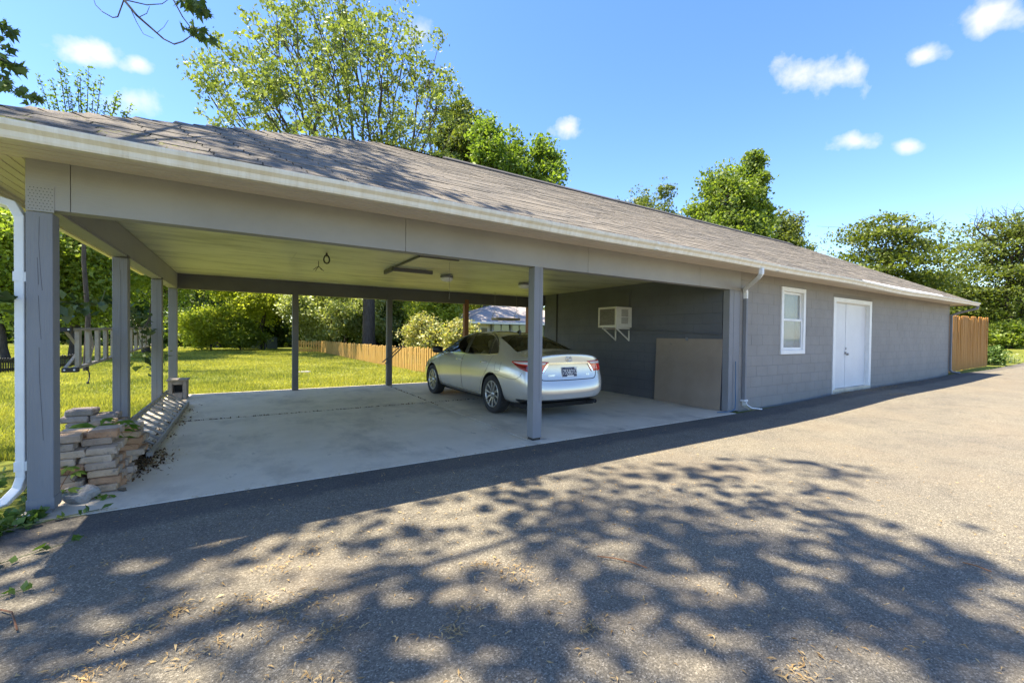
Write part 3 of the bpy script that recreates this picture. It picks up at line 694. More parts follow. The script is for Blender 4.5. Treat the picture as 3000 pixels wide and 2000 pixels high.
    def snap(poly, ax, mask, tol):
        """move nearby vertices along the surface onto an outline given in two of the axes"""
        a, b_ = ax; c = 3-a-b_
        Q = P[:, [a, b_]]; ids = np.where(mask)[0]
        A = poly; B = np.roll(poly, -1, 0); D = B-A; L2 = (D**2).sum(1)+1e-12
        q = Q[ids][:, None, :]; t = np.clip(((q-A)*D).sum(-1)/L2, 0, 1); C = A+D*t[..., None]; d2 = ((q-C)**2).sum(-1); k = d2.argmin(1)
        dm = np.sqrt(d2[np.arange(len(ids)), k]); sel = dm < tol
        tgt = C[np.arange(len(ids)), k][sel]; vi = ids[sel]; dv = tgt-Q[vi]
        nn = NR[vi]; nc = nn[:, c]; nc = np.where(np.abs(nc) < .2, np.sign(nc)*.2+1e-9, nc)
        P[vi, c] -= (nn[:, a]*dv[:, 0]+nn[:, b_]*dv[:, 1])/nc; P[vi, a] += dv[:, 0]; P[vi, b_] += dv[:, 1]
    sideV = np.abs(NR[:, 0]) > .35
    AXR, AXF, WZ, AR = 1.105, 3.88, .333, .368
    th = np.linspace(0, 2*math.pi, 72, endpoint=False)
    arches = [np.stack([ax+AR*np.cos(th), WZ+.012+AR*np.sin(th)], 1) for ax in (AXR, AXF)]
    wFront = catmull([(3.44, 1.00), (3.30, 1.085), (3.05, 1.215), (2.78, 1.315), (2.44, 1.368)], 6, False); wFront = np.vstack([wFront, lin([(2.40, 1.368), (2.30, .995), (3.44, .978)], 10, False)])
    wRear = np.vstack([catmull([(2.30, 1.375), (2.0, 1.385), (1.72, 1.36), (1.52, 1.31)], 6, False), lin([(1.50, 1.30), (1.335, 1.02), (2.20, 1.0)], 10, False)])
    wQuart = np.vstack([catmull([(1.475, 1.295), (1.34, 1.235), (1.18, 1.13), (1.09, 1.055)], 6, False), lin([(1.085, 1.04), (1.31, 1.022)], 8, False)])
    dFront = np.vstack([lin([(3.47, .99), (3.46, .60), (3.43, .36), (3.36, .30), (2.36, .30), (2.33, .36), (2.345, .7), (2.33, .985)], 8, False)])
    dRear = np.vstack([lin([(2.315, .985), (2.335, .7), (2.32, .36), (2.345, .30), (1.66, .30)], 8, False), catmull([(1.58, .33), (1.52, .45), (1.40, .62), (1.27, .76), (1.20, .92), (1.17, 1.01)], 5, False)])
    rearG = np.array(lin([(-.64, .66), (.64, .66), (.535, 1.40), (-.535, 1.40)], 12)); wsh = np.array(lin([(-.52, 3.0), (.52, 3.0), (.70, 3.60), (-.70, 3.60)], 12))
    for pl in (*arches,): snap(pl, (1, 2), sideV, .0145)
    for pl in (wFront, wRear, wQuart): snap(pl, (1, 2), sideV & (P[:, 2] > .93), .0125)
    topV = (NR[:, 2] > .3)
    snap(rearG, (0, 1), topV, .0125); snap(wsh, (0, 1), topV, .0125)
    NR = vnorm(P)
    cen = P[F4].mean(1); fn = NR[F4].mean(1)
    part = np.full(len(F4), 'body', dtype=object)
    sideF = np.abs(fn[:, 0]) > .3; yz = cen[:, [1, 2]]; xy = cen[:, [0, 1]]
    for nm, pl in (('dFront', dFront), ('dRear', dRear)): part[sideF & inside(pl, yz) & (cen[:, 2] < 1.0)] = nm
    for nm, pl in (('wFront', wFront), ('wRear', wRear), ('wQuart', wQuart)): part[sideF & inside(pl, yz) & (cen[:, 2] > .9)] = nm
    part[(fn[:, 2] > .3) & inside(rearG, xy) & (cen[:, 2] > 1.0)] = 'rear_window'
    part[(fn[:, 2] > .3) & inside(wsh, xy) & (cen[:, 2] > 1.0)] = 'windshield'
    part[(cen[:, 2] < .335) & (cen[:, 1] < .42)] = 'valance'
    part[(cen[:, 2] < .235)] = 'under'
    for pl in arches: part[(np.abs(cen[:, 0]) > .45) & inside(pl, yz)] = 'gone'
    off = np.array([CX, CY, CZ])
    def sub(name, sel, mat, parent=car, shift=0.0):
        ids = np.where(sel)[0]; f = F4[ids]; u, inv = np.unique(f, return_inverse=True); me = arrmesh(name, P[u]+NR[u]*shift+off, inv.reshape(f.shape), mat, smooth=True)
        me.validate(); me.normals_split_custom_set_from_vertices([tuple(q) for q in NR[u]]) if len(me.vertices) == len(u) else None
        return link(name, me, parent)
    Lf, Rt = cen[:, 0] < 0, cen[:, 0] >= 0
    sub('body', part == 'body', mPaint); sub('valance', part == 'valance', mTrim); sub('underbody', part == 'under', mDark)
    doors = {}
    for s_, sd in ((Lf, -1), (Rt, 1)):
        doors[sd, 'F'] = sub('front_door', (part == 'dFront') & s_, mPaint); doors[sd, 'R'] = sub('rear_door', (part == 'dRear') & s_, mPaint)
        sub('window', (part == 'wFront') & s_, mCG, doors[sd, 'F'], -.004); sub('window', (part == 'wRear') & s_, mCG, doors[sd, 'R'], -.004)
        sub('quarter_panel', (part == 'wQuart') & s_, mTrim, car, -.002)
    sub('rear_window', part == 'rear_window', mCG, car, -.003); sub('windshield', part == 'windshield', mCG, car, -.003)
    def cast(o, d):
        h = bvh.ray_cast(Vector(o), Vector(d).normalized()); return (h[0], h[1]) if h[0] is not None else (None, None)
    def ribbon(name, pts3, nrm, width, mat, parent, lift=.0015, thick=0.0):
        pts3 = [Vector(p) for p in pts3]; nrm = [Vector(q) for q in nrm]; mb = MB(); m = len(pts3)
        for i, p in enumerate(pts3):
            d = (pts3[min(i+1, m-1)]-pts3[max(i-1, 0)]).normalized(); sd = d.cross(nrm[i]).normalized()*width/2
            for q in ((p-sd), (p+sd)): mb.v.append(tuple(q+nrm[i]*lift+Vector(off)))
            for q in ((p-sd), (p+sd)): mb.v.append(tuple(q+nrm[i]*(lift-.004-thick)+Vector(off)))
        for i in range(m-1):
            a = i*4; mb.f += [(a, a+1, a+5, a+4), (a, a+4, a+6, a+2), (a+1, a+3, a+7, a+5)]
        return mb.build(name, mat, parent, smooth=False)
    def side_line(path, sd):
        P3 = []; N3 = []
        for (y, z) in path:
            h, nn = cast((sd*2, y, z), (-sd, 0, 0))
            if h is None: continue
            if nn.x*sd < 0: nn = -nn
            P3.append(h); N3.append(nn)
        return P3, N3
    def rear_line(path):
        P3 = []; N3 = []
        for (x, z) in path:
            h, nn = cast((x, -1, z), (0, 1, 0))
            if h is None: continue
            if nn.y > 0: nn = -nn
            P3.append(h); N3.append(nn)
        return P3, N3
    for sd in (-1, 1):
        ribbon('door_seam', *side_line(np.vstack([dFront, dFront[:1]*0+np.array([[2.33, .985]])]), sd), .007, mTrim, car)
        ribbon('door_seam', *side_line(dRear, sd), .007, mTrim, car)
        belt = lin([(3.46, .978), (1.33, 1.004), (1.06, 1.03)], 30, False); ribbon('belt_trim', *side_line(belt, sd), .018, mChrome, car, .004)
        arc = catmull([(3.47, .995), (3.31, 1.098), (3.05, 1.232), (2.78, 1.33), (2.4, 1.392), (2.0, 1.402), (1.72, 1.378), (1.5, 1.32), (1.34, 1.25), (1.17, 1.14), (1.07, 1.05)], 8, False)
        ribbon('drip_trim', *side_line(arc, sd), .022, mTrim, car, .003); ribbon('bright_trim', *side_line(arc+np.array([0, .012]), sd), .008, mChrome, car, .005)
        ribbon('pillar', *side_line(lin([(2.37, 1.385), (2.27, .99)], 14, False), sd), .12, mTrim, car, .003)
        ribbon('pillar', *side_line(lin([(1.52, 1.31), (1.335, 1.01)], 12, False), sd), .05, mTrim, car, .003)
        ribbon('sill_trim', *side_line(lin([(3.44, .262), (1.52, .262)], 30, False), sd), .02, mTrim, car, .003)
        ribbon('fender_seam', *side_line(lin([(.98, .70), (.55, .655), (.36, .655), (.27, .70), (.24, .76)], 8, False), sd), .006, mTrim, car)
        for (hy, key) in ((2.47, 'F'), (1.40, 'R')):
            h, nn = cast((sd*2, hy, .865), (-sd, 0, 0)); hm = MB(); hx = h.x
            hm.tube([(hx-sd*.005+CX, hy-.10+CY, .868+CZ), (hx+sd*.028+CX, hy-.075+CY, .872+CZ), (hx+sd*.034+CX, hy+CY, .874+CZ), (hx+sd*.028+CX, hy+.075+CY, .872+CZ), (hx-sd*.005+CX, hy+.10+CY, .868+CZ)], [.010, .014, .015, .014, .010], 8)
            hm.build('door_handle', mPaint, doors[sd, key], True)
            cup = MB(); cup.lathe([(0, .0), (.03, .0), (.042, .003)], 16, Matrix.Translation(Vector((hx+CX+sd*.0025, hy+CY, .855+CZ))) @ Matrix.Rotation(sd*math.pi/2, 4, 'Y') @ Matrix.Scale(.75, 4, (1, 0, 0))); cup.build('handle_cup', mTrim, doors[sd, key])
        # mirror
        mi = MB(); mc = Vector((CX+sd*.985, CY+3.33, CZ+1.035)); ring = []
        for (yy, sc) in ((-.05, .82), (-.03, .98), (.03, 1.0), (.08, .78), (.115, .35)):
            ring.append([(mc.x+.115*sc*c_*(1 if c_*sd > 0 else .95), mc.y+yy, mc.z+.075*sc*s2) for (c_, s2) in [(max(-1, min(1, 1.12*math.cos(t))), max(-1, min(1, 1.12*math.sin(t)))) for t in np.linspace(0, 2*math.pi, 20, endpoint=False)]])
        for rr in ring: mi.v += rr
        for i in range(4):
            for k in range(20): mi.f.append((i*20+k, i*20+(k+1) % 20, (i+1)*20+(k+1) % 20, (i+1)*20+k))
        mi.f.append(tuple(range(20))[::-1]); mi.f.append(tuple(80+k for k in range(20)))
        mi.tube([(mc.x-sd*.06, mc.y+.03, mc.z-.05), (mc.x-sd*.15, mc.y+.06, mc.z-.07)], .022, 8)
        mi.build('side_mirror', mTrim, doors[sd, 'F'], True)
    if True:
        fl_ = [(0.98, .90), (1.0, .90), (.83, .905), (.815, .89), (.82, .76), (.84, .745), (.98, .74), (.995, .755), (1.0, .885), (.985, .90)]
        ribbon('fuel_flap', *side_line(lin(fl_[2:], 6, False), -1), .005, mTrim, car)
    # wheel wells, wheels
    for ax in (AXR, AXF):
        for sd in (-1, 1):
            wl = MB(); nseg = 22; rad = AR+.001
            for k in range(nseg+1):
                t = -.25+(math.pi+.5)*k/nseg
                for xx in (sd*.895, sd*.50): wl.v.append((CX+xx*(1 if abs(xx) < .6 else 1), CY+ax+rad*math.cos(t)*(1.0 if abs(xx) > .6 else .98), CZ+WZ+.012+rad*math.sin(t)))
            for k in range(nseg): a = 2*k; wl.f.append((a, a+2, a+3, a+1))
            wl.f.append(tuple(2*k+1 for k in range(nseg+1)))
            wl.build('wheel_well', mDark, car)
            rot = Matrix.Translation((CX+sd*.795, CY+ax, CZ+WZ)) @ Matrix.Rotation(sd*math.pi/2, 4, 'Y')
            ty = MB().lathe([(.225, -.085), (.245, -.10), (.295, -.108), (.322, -.097), (.332, -.07), (.333, 0), (.332, .07), (.322, .097), (.295, .107), (.25, .098), (.228, .082)], 48, rot).build('wheel', mTyre, car, True)
            for gz in (-.035, .0, .035): MB().lathe([(.3335, gz-.003), (.3338, gz+.003)], 48, rot).build('tread_groove', mDark, ty)
            MB().lathe([(.232, .088), (.226, .094), (.217, .092), (.212, .07), (.205, -.06)], 48, rot).build('rim', mRim, ty, True)
            MB().lathe([(0, .0), (.205, .0)], 32, rot).build('brake_disc', mRimD, ty)
            for k in range(10):
                sp = MB(); a0 = k*math.pi/5+.12; tw = .035
                m2 = rot @ Matrix.Rotation(a0, 4, 'Z')
                sp.v = [tuple(m2 @ Vector(q)) for q in ((.04, -.013, .072), (.04, .013, .072), (.215, .021, .088), (.215, -.021, .088), (.04, -.015, .04), (.04, .015, .04), (.215, .019, .06), (.215, -.019, .06), (.13, -.013, .082), (.13, .013, .082))]
                sp.f = [(0, 8, 9, 1), (8, 3, 2, 9), (0, 4, 7, 3, 8), (1, 9, 2, 6, 5), (4, 5, 6, 7)]
                sp.build('spoke', mRim, ty)
            MB().lathe([(0, .088), (.03, .087), (.036, .08), (.052, .076), (.055, .05)], 24, rot).build('hub', mRim, ty, True)
            lug = MB()
            for k in range(5):
                m2 = rot @ Matrix.Rotation(k*2*math.pi/5+.4, 4, 'Z') @ Matrix.Translation((.046, 0, .07)); lug.lathe([(.007, 0), (.007, .014), (0, .014)], 8, m2)
            lug.build('wheel_nuts', mRimD, ty)
    # tail lights, sampled on the body round the corner
    def wrap(name, phi0, phi1, lo, hi, lift, mat, parent, sd, nc=40, nr=7):
        mb = MB(); ok = True
        for i in range(nc+1):
            ph = R(phi0+(phi1-phi0)*i/nc)
            for j in range(nr+1):
                z = lo(math.degrees(ph))+(hi(math.degrees(ph))-lo(math.degrees(ph)))*j/nr
                d = Vector((sd*math.sin(ph), -math.cos(ph), 0)); h, nn = cast(Vector((0, .9, z))+d*3, -d)
                if h is None: h = Vector((0, .9, z))+d*.8; nn = d
                edge = .35 if i in (0, nc) or j in (0, nr) else 1.0
                mb.v.append(tuple(h+d*lift*edge+Vector(off)))
        for i in range(nc):
            for j in range(nr): a = i*(nr+1)+j; mb.f.append((a, a+1, a+nr+2, a+nr+1))
        return mb.build(name, mat, parent, True)
    ip = lambda xs_, ys_: (lambda v: float(np.interp(v, xs_, ys_)))
    for sd in (-1, 1):
        tl = wrap('tail_light', 26.5, 66, ip([26.5, 31.5, 45, 55, 66], [.925, .76, .775, .835, .925]), ip([26.5, 45, 66], [.932, .952, .937]), .012, mRed, car, sd)
        wrap('clear_lens', 29.5, 63.5, ip([29.5, 31.5, 45, 56, 63.5], [.912, .885, .885, .90, .922]), ip([29.5, 45, 63.5], [.922, .938, .93]), .0145, mClear, tl, sd)
        wrap('dark_edge', 26.6, 65.5, ip([26.5, 45, 66], [.927, .945, .931]), ip([26.5, 45, 66], [.934, .955, .939]), .015, mRedD, tl, sd)
        wrap('side_lens', 44, 63, ip([44, 55, 63], [.778, .837, .905]), ip([44, 55, 63], [.88, .895, .915]), .0138, mRedD, tl, sd)
        MBs = ribbon('lamp_seam', *rear_line(lin([(sd*.60, .945), (sd*.615, .765)], 8, False)), .006, mTrim, tl, .014)
    bar = lin([(-.525, .765), (-.435, .893), (-.405, .908), (.405, .908), (.435, .893), (.525, .765)], 14, False)
    ribbon('chrome_bar', *rear_line(bar), .030, mChrome, car, .014, .012)
    tl_ = np.vstack([lin([(-.615, .77), (-.60, .72)], 4, False), catmull([(-.595, .70), (-.55, .655), (-.45, .640), (0, .636), (.45, .640), (.55, .655), (.595, .70)], 8, False), lin([(.60, .72), (.615, .77)], 4, False)])
    ribbon('boot_seam', *rear_line(tl_), .014, mTrim, car, .002)
    P3, N3 = rear_line(lin([(-.70, 1.055), (.70, 1.055)], 24, False))
    h, nn = cast((.0, -1, .79), (0, 1, 0)); py = h.y-.008
    pr = Matrix.Translation((CX+.0, CY+py, CZ+.765)) @ Matrix.Rotation(R(-6), 4, 'X')
    mSealG = M('plate_grey', (.2, .22, .3), None); mNavy = M('plate_navy', (.018, .026, .07), None, rough=.4); mPW = M('plate_white', (.75, .75, .74), None, rough=.4)
    pf = MB().bev(-.158, .158, -.006, .004, -.082, .082, .003, pr).build('licence_plate', mPW, car)
    MB().box(-.152, .152, -.0085, -.0062, -.076, .076, pr).build('plate_face', mNavy, pf)
    for q in ((-.055, .085, -.0105, -.009, -.078, -.052), (.105, .15, -.0105, -.009, .05, .076), (-.09, .05, -.0105, -.009, .058, .068)): MB().box(*q, pr).build('plate_sticker', mPW if q[2] != .058 and q[4] != .058 else mSealG, pf)
    def text(body, size, mat, parent, mtx, name, ext=.0012, align='CENTER', squash=1.0):
        cu = bpy.data.curves.new(name, 'FONT'); cu.body = body; cu.size = size; cu.extrude = ext; cu.align_x = align; cu.align_y = 'CENTER'
        to = bpy.data.objects.new(name, cu); col.objects.link(to); d2 = bpy.context.evaluated_depsgraph_get(); me2 = bpy.data.meshes.new_from_object(to.evaluated_get(d2)); bpy.data.objects.remove(to)
        me2.transform(mtx @ Matrix.Scale(squash, 4, (1, 0, 0))); me2.materials.clear(); me2.materials.append(mat); return link(name, me2, parent)
    tr_ = lambda x, z, y: Matrix.Translation((CX+x, CY+y, CZ+z)) @ Matrix.Rotation(R(84), 4, 'X')
    face = pr @ Matrix.Rotation(math.pi/2, 4, 'X')
    text('755', .112, mPW, pf, face @ Matrix.Translation((-.082, -.003, .0098)), 'plate_text', squash=.72)
    text('BDYZ', .112, mPW, pf, face @ Matrix.Translation((.072, -.003, .0098)), 'plate_text', squash=.62)
    MB().lathe([(.015, 0), (.015, .0015), (0, .0015)], 16, pr @ Matrix.Translation((-.012, -.0088, -.003)) @ Matrix.Rotation(math.pi/2, 4, 'X')).build('plate_seal', M('seal_grey', (.3, .32, .4), None), pf)
    for (x, t_) in ((-.36, 'CAMRY'), (.40, 'XLE')):
        h, nn = cast((x, -1, .715), (0, 1, 0)); text(t_, .042, mChrome, car, tr_(x, .715, h.y-.003), 'badge_letters', .002)
    # oval emblem of three ellipses
    h, nn = cast((0, -1, .975), (0, 1, 0)); nn = -nn if nn.y > 0 else nn; em_ = MB(); h2 = h+nn*.007; mt = Matrix.Translation(h2+Vector(off)) @ Matrix((Vector((1, 0, 0)), nn.cross(Vector((1, 0, 0))).normalized(), nn)).transposed().to_4x4()
    for (rx, rz, oz) in ((.062, .044, 0), (.042, .017, .019), (.019, .040, .0)):
        pts = [mt @ Vector((rx*math.cos(t), rz*math.sin(t)+oz, 0)) for t in np.linspace(0, 2*math.pi, 33)]; em_.tube(pts, .0045, 6, False)
    em_.build('emblem', mChrome, car, True)
    # exhaust, antenna fin, plate lamp, bumper crease
    MB().tube([(CX+.58, CY+.30, CZ+.245), (CX+.58, CY+.07, CZ+.245)], .034, 16, False).tube([(CX+.58, CY+.085, CZ+.245), (CX+.58, CY+.15, CZ+.245), (CX+.58, CY+.25, CZ+.245)], .030, 16).build('exhaust', mRimD, car, True)
    MB().tube([(CX+.40, CY+.45, CZ+.22), (CX+.58, CY+.28, CZ+.245)], .03, 10).box(CX+.1, CX+.62, CY+.35, CY+.75, CZ+.16, CZ+.27).build('silencer', mDark, car)
    MB().box(CX-.7, CX+.7, CY+.25, CY+4.5, CZ+.17, CZ+.24).build('floor_pan', mDark, car)
    h, nn = cast((0, 1.62, 3), (0, 0, -1)); fz = h.z
    fin = MB(); fin.v = [(CX+q[0], CY+1.62+q[1], CZ+fz+q[2]) for q in ((-.03, -.06, 0), (.03, -.06, 0), (.02, .1, 0), (-.02, .1, 0), (-.004, -.055, .055), (.004, -.055, .055))]; fin.f = [(0, 1, 5, 4), (1, 2, 5), (2, 3, 4, 5), (3, 0, 4)]; fin.build('antenna_fin', mTrim, car)
    ribbon('high_stop_lamp', *[(lambda t: t)(z_) for z_ in rear_line(lin([(-.12, 1.098), (.12, 1.098)], 4, False))], .012, mRedD, car, .002) if False else None
    # cabin
    def cushion(x, y, z, w, d, h_, lean, name='seat_back'):
        m2 = Matrix.Translation((CX+x, CY+y, CZ+z)) @ Matrix.Rotation(lean, 4, 'X'); MB().bev(-w/2, w/2, -d/2, d/2, 0, h_, .05, m2).build(name, mSeat, car, False)
    for x in (-.38, .38):
        cushion(x, 2.10, .45, .50, .16, .62, R(14)); cushion(x, 1.94, 1.09, .26, .10, .19, R(8), 'head_rest'); cushion(x, 2.40, .40, .50, .5, .14, 0, 'seat')
        cushion(x, .98, 1.02, .26, .10, .15, R(12), 'head_rest')
    cushion(0, 1.12, .5, 1.3, .18, .55, R(18)); cushion(0, 1.45, .40, 1.3, .5, .14, 0, 'seat')
    MB().box(CX-.66, CX+.66, CY+3.1, CY+3.5, CZ+.7, CZ+.96).build('dashboard', mDark, car); MB().box(CX-.64, CX+.64, CY+.62, CY+1.05, CZ+.98, CZ+1.0).build('parcel_shelf', mSeat, car)
    st = [Vector((CX-.38+.185*math.cos(t), CY+2.95-.06*math.sin(t), CZ+.90+.175*math.sin(t))) for t in np.linspace(0, 2*math.pi, 25)]; MB().tube(st, .014, 8, False).build('steering_wheel', mDark, car)
build_car()
# ------------------------------------------------------------------ vegetation
def at(px, depth):
    """ground point in the direction of a column of the photograph, so many metres ahead"""
    lat = (px-1500)/1241.06*depth; f2 = Vector((math.sin(yaw), math.cos(yaw), 0)); p_ = f2*depth+rt*lat
    return p_.x, p_.y
def leaf_mat(name, c1, c2, trans=.42, gloss=.10, rough=.35, tint=(1.25, 1.3, .55)):
    m = bpy.data.materials.new(name); m.use_nodes = True; N = m.node_tree.nodes; L = m.node_tree.links; N.remove(N['Principled BSDF'])
    at_ = N.new('ShaderNodeAttribute'); at_.attribute_name = 'rnd'
    r = N.new('ShaderNodeValToRGB'); r.color_ramp.elements[0].color = (*c1, 1); r.color_ramp.elements[1].color = (*c2, 1); L.new(at_.outputs['Fac'], r.inputs[0])
    di = N.new('ShaderNodeBsdfDiffuse'); L.new(r.outputs[0], di.inputs[0])
    tm = N.new('ShaderNodeMix'); tm.data_type = 'RGBA'; tm.blend_type = 'MULTIPLY'; tm.inputs[0].default_value = 1; L.new(r.outputs[0], tm.inputs[6]); tm.inputs[7].default_value = (tint[0]*1.6, tint[1]*1.6, tint[2]*1.6, 1)
    ts = N.new('ShaderNodeBsdfTranslucent'); L.new(tm.outputs[2], ts.inputs[0])
    m1 = N.new('ShaderNodeMixShader'); m1.inputs[0].default_value = trans; L.new(di.outputs[0], m1.inputs[1]); L.new(ts.outputs[0], m1.inputs[2])
    gl = N.new('ShaderNodeBsdfGlossy'); gl.inputs['Roughness'].default_value = rough; gl.inputs['Color'].default_value = (.75, .85, .6, 1); gl.inputs['Roughness'].default_value = rough+.17
    m2 = N.new('ShaderNodeMixShader'); m2.inputs[0].default_value = gloss*.6; L.new(m1.outputs[0], m2.inputs[1]); L.new(gl.outputs[0], m2.inputs[2]); L.new(m2.outputs[0], N['Material Output'].inputs[0])
    return m
mBark = M('bark', (.10, .085, .07), (.20, .175, .15), 6, .95, .9, 14, stretch=(3, 3, .5), spec=.1)
mBarkD = M('dark_bark', (.055, .045, .038), (.11, .092, .08), 6, .95, .9, 14, stretch=(3, 3, .5), spec=.1)
mLf = leaf_mat('leaf_sycamore', (.085, .118, .026), (.185, .215, .062), .45, .12)
mLfY = leaf_mat('leaf_yellow_green', (.18, .22, .03), (.31, .33, .06), .58, .06)
mLfB = leaf_mat('leaf_bright', (.125, .18, .028), (.24, .285, .058), .56, .07)
mLfM = leaf_mat('leaf_mid', (.075, .125, .018), (.17, .23, .036), .52, .08)
mLfD = leaf_mat('leaf_dark', (.028, .052, .010), (.065, .10, .016), .35, .08)
mLfP = leaf_mat('leaf_pale', (.15, .19, .045), (.36, .37, .19), .5, .14)
mLfR = leaf_mat('leaf_pinkish', (.17, .20, .045), (.40, .34, .16), .42, .12)
mLfN = leaf_mat('leaf_locust', (.085, .13, .02), (.175, .22, .042), .48, .07)
mLfL = leaf_mat('leaf_layered', (.06, .085, .014), (.13, .155, .028), .4, .08)
mLfO = leaf_mat('leaf_olive', (.065, .088, .018), (.14, .165, .032), .4, .10)
mLfMaple = leaf_mat('leaf_maple', (.035, .06, .015), (.075, .115, .025), .35, .08)
def leafarr(C, size, rng, up=.35, asp=.64, droop=0.0, jit=.35):
    n = len(C); a = rng.normal(size=(n, 3)); a[:, 2] -= droop; a /= np.linalg.norm(a, axis=1, keepdims=True)
    q = rng.normal(size=(n, 3)); q[:, 2] += up*2.5*np.sign(rng.random(n)-.1); b = np.cross(a, q); b /= np.linalg.norm(b, axis=1, keepdims=True)+1e-9
    nn = np.cross(a, b); s = size*(1+jit*rng.normal(size=(n, 1))).clip(.4, 1.9)
    V = np.stack([C-a*s*.5, C+b*s*asp*.5+nn*s*.08, C+a*s*.5, C-b*s*asp*.5+nn*s*.08], 1).reshape(-1, 3)
    F = np.arange(4*n).reshape(n, 4); return V, F
def leaf_obj(name, C, size, rng, mat, parent, **k):
    V, F = leafarr(np.asarray(C), size, rng, **k)
    return link(name, arrmesh(name, V, F, mat, attr=rng.random(len(F))), parent)
def limbs_obj(name, segs, mat, parent, n=6):
    V = []; F = []; ang = np.linspace(0, 2*math.pi, n, endpoint=False); co, si = np.cos(ang), np.sin(ang)
    for (p0, p1, r0, r1) in segs:
        d = p1-p0; L_ = np.linalg.norm(d)+1e-9; d = d/L_
        a = np.cross(d, (0, 0, 1.) if abs(d[2]) < .9 else (1., 0, 0)); a /= np.linalg.norm(a); b = np.cross(d, a)
        i = len(V)*n; ring = co[:, None]*a+si[:, None]*b
        V.append(p0+ring*r0); V.append(p1+ring*r1)
        for q in range(n): F.append((i+q, i+(q+1) % n, i+n+(q+1) % n, i+n+q))
    return link(name, arrmesh(name, np.concatenate(V), np.array(F), mat, smooth=True), parent)
def grow(rng, p, d, length, r, lev, maxlev, segs, tips, spread=.6, upb=.15, nch=(2, 4), wob=.12, shrink=.68, taper=.62, side=True):
    n = 4 if lev < maxlev else 3; p = np.array(p, float); d = np.array(d, float)/np.linalg.norm(d); r1 = r*taper
    for i in range(n):
        d = d+rng.normal(size=3)*wob; d[2] += upb*.25; d /= np.linalg.norm(d)
        q = p+d*length/n; ra = r+(r1-r)*i/n; rb = r+(r1-r)*(i+1)/n; segs.append((p, q, ra, rb)); p = q
        if lev >= maxlev-1: tips.append((p.copy(), lev))
        if side and lev < maxlev and i >= 1 and i < n-1 and rng.random() < .75:
            e = d+rng.normal(size=3)*spread*1.3; e[2] += upb*.5; grow(rng, p, e, length*shrink*.75, rb*.55, lev+1, maxlev, segs, tips, spread, upb, nch, wob, shrink, taper, side)
    if lev < maxlev:
        for k in range(rng.integers(nch[0], nch[1])):
            e = d+rng.normal(size=3)*spread; e[2] += upb; grow(rng, p, e, length*shrink*rng.uniform(.8, 1.15), r1*.8, lev+1, maxlev, segs, tips, spread, upb, nch, wob, shrink, taper, side)
    else: tips.append((p.copy(), lev+1))
def spray(rng, tips, per, rad, flat=.8):
    T = np.array([t[0] for t in tips]); C = np.repeat(T, per, 0); return C+rng.normal(size=C.shape)*np.array([rad, rad, rad*flat])
def blob_tree(name, label, base, top, rx, mat, leaf, n, seed, trunk=.15, zlow=.0, blobs=14, cat='tree', rz=None, bark=None, group=None, clump=.20, lobe=.45):
    """crown of uneven lobes: leaves sit in clumps near the lobes' skins, with limbs reaching into them"""
    rng = np.random.default_rng(seed); x, y, z0 = base; t = thing(name, label, cat, (x, y, z0), group); H = top-z0
    n = int(n*1.6); leaf = leaf*1.25; rx *= 1.08
    rz = rz or (H-zlow)/2; zc = z0+zlow+rz; segs = []; C = []
    tr_top = np.array([x+rng.normal()*.2, y+rng.normal()*.2, zc-rz*.2]); pv = np.array([x, y, z0-.1])
    for i_ in range(5):
        nx_ = np.array([x, y, z0-.1])+(tr_top-np.array([x, y, z0-.1]))*(i_+1)/5+(rng.normal(size=3)*np.array([1, 1, 0])*H*.012 if i_ < 4 else 0); segs.append((pv, nx_, trunk*(1.15 if i_ == 0 else 1)*(1-.07*i_), trunk*(1-.07*(i_+1)))); pv = nx_
    per = n//blobs
    for k in range(blobs):
        u_ = rng.normal(size=3); u_ /= np.linalg.norm(u_); rr = rng.uniform(.45, .95)**.5
        if k < 3: u_ = np.array([(0, .25, -.3)[k], (.1, -.2, .2)[k], 1.]); u_ /= np.linalg.norm(u_); rr = 1.0-.06*k
        lr = np.array([rx, rx, rz*1.0])*lobe*rng.uniform(.65, 1.15); lr[2] = min(lr[2], lr[0]*1.1); c = np.array([x, y, zc])+u_*(np.array([rx, rx, rz])-lr)*rr
        segs.append((tr_top, c, trunk*.42, trunk*.10))
        ncl = max(6, per//26); v = rng.normal(size=(ncl, 3)); v /= np.linalg.norm(v, axis=1, keepdims=True); cc = c+v*lr*rng.uniform(.55, 1.05, (ncl, 1))
        for q in cc[::3]: segs.append((c, q, trunk*.08, trunk*.02))
        P_ = np.repeat(cc, max(1, per//ncl), 0); C.append(P_+rng.normal(size=P_.shape)*clump*np.array([1, 1, .7])*rx**.35)
    C = np.concatenate(C); C = C[C[:, 2] > z0+.05]
    leaf_obj('crown', C, leaf, rng, mat, t); limbs_obj('trunk', segs, bark or mBarkD, t); return t
def gz(x, y): return float(ground_z(x, y))
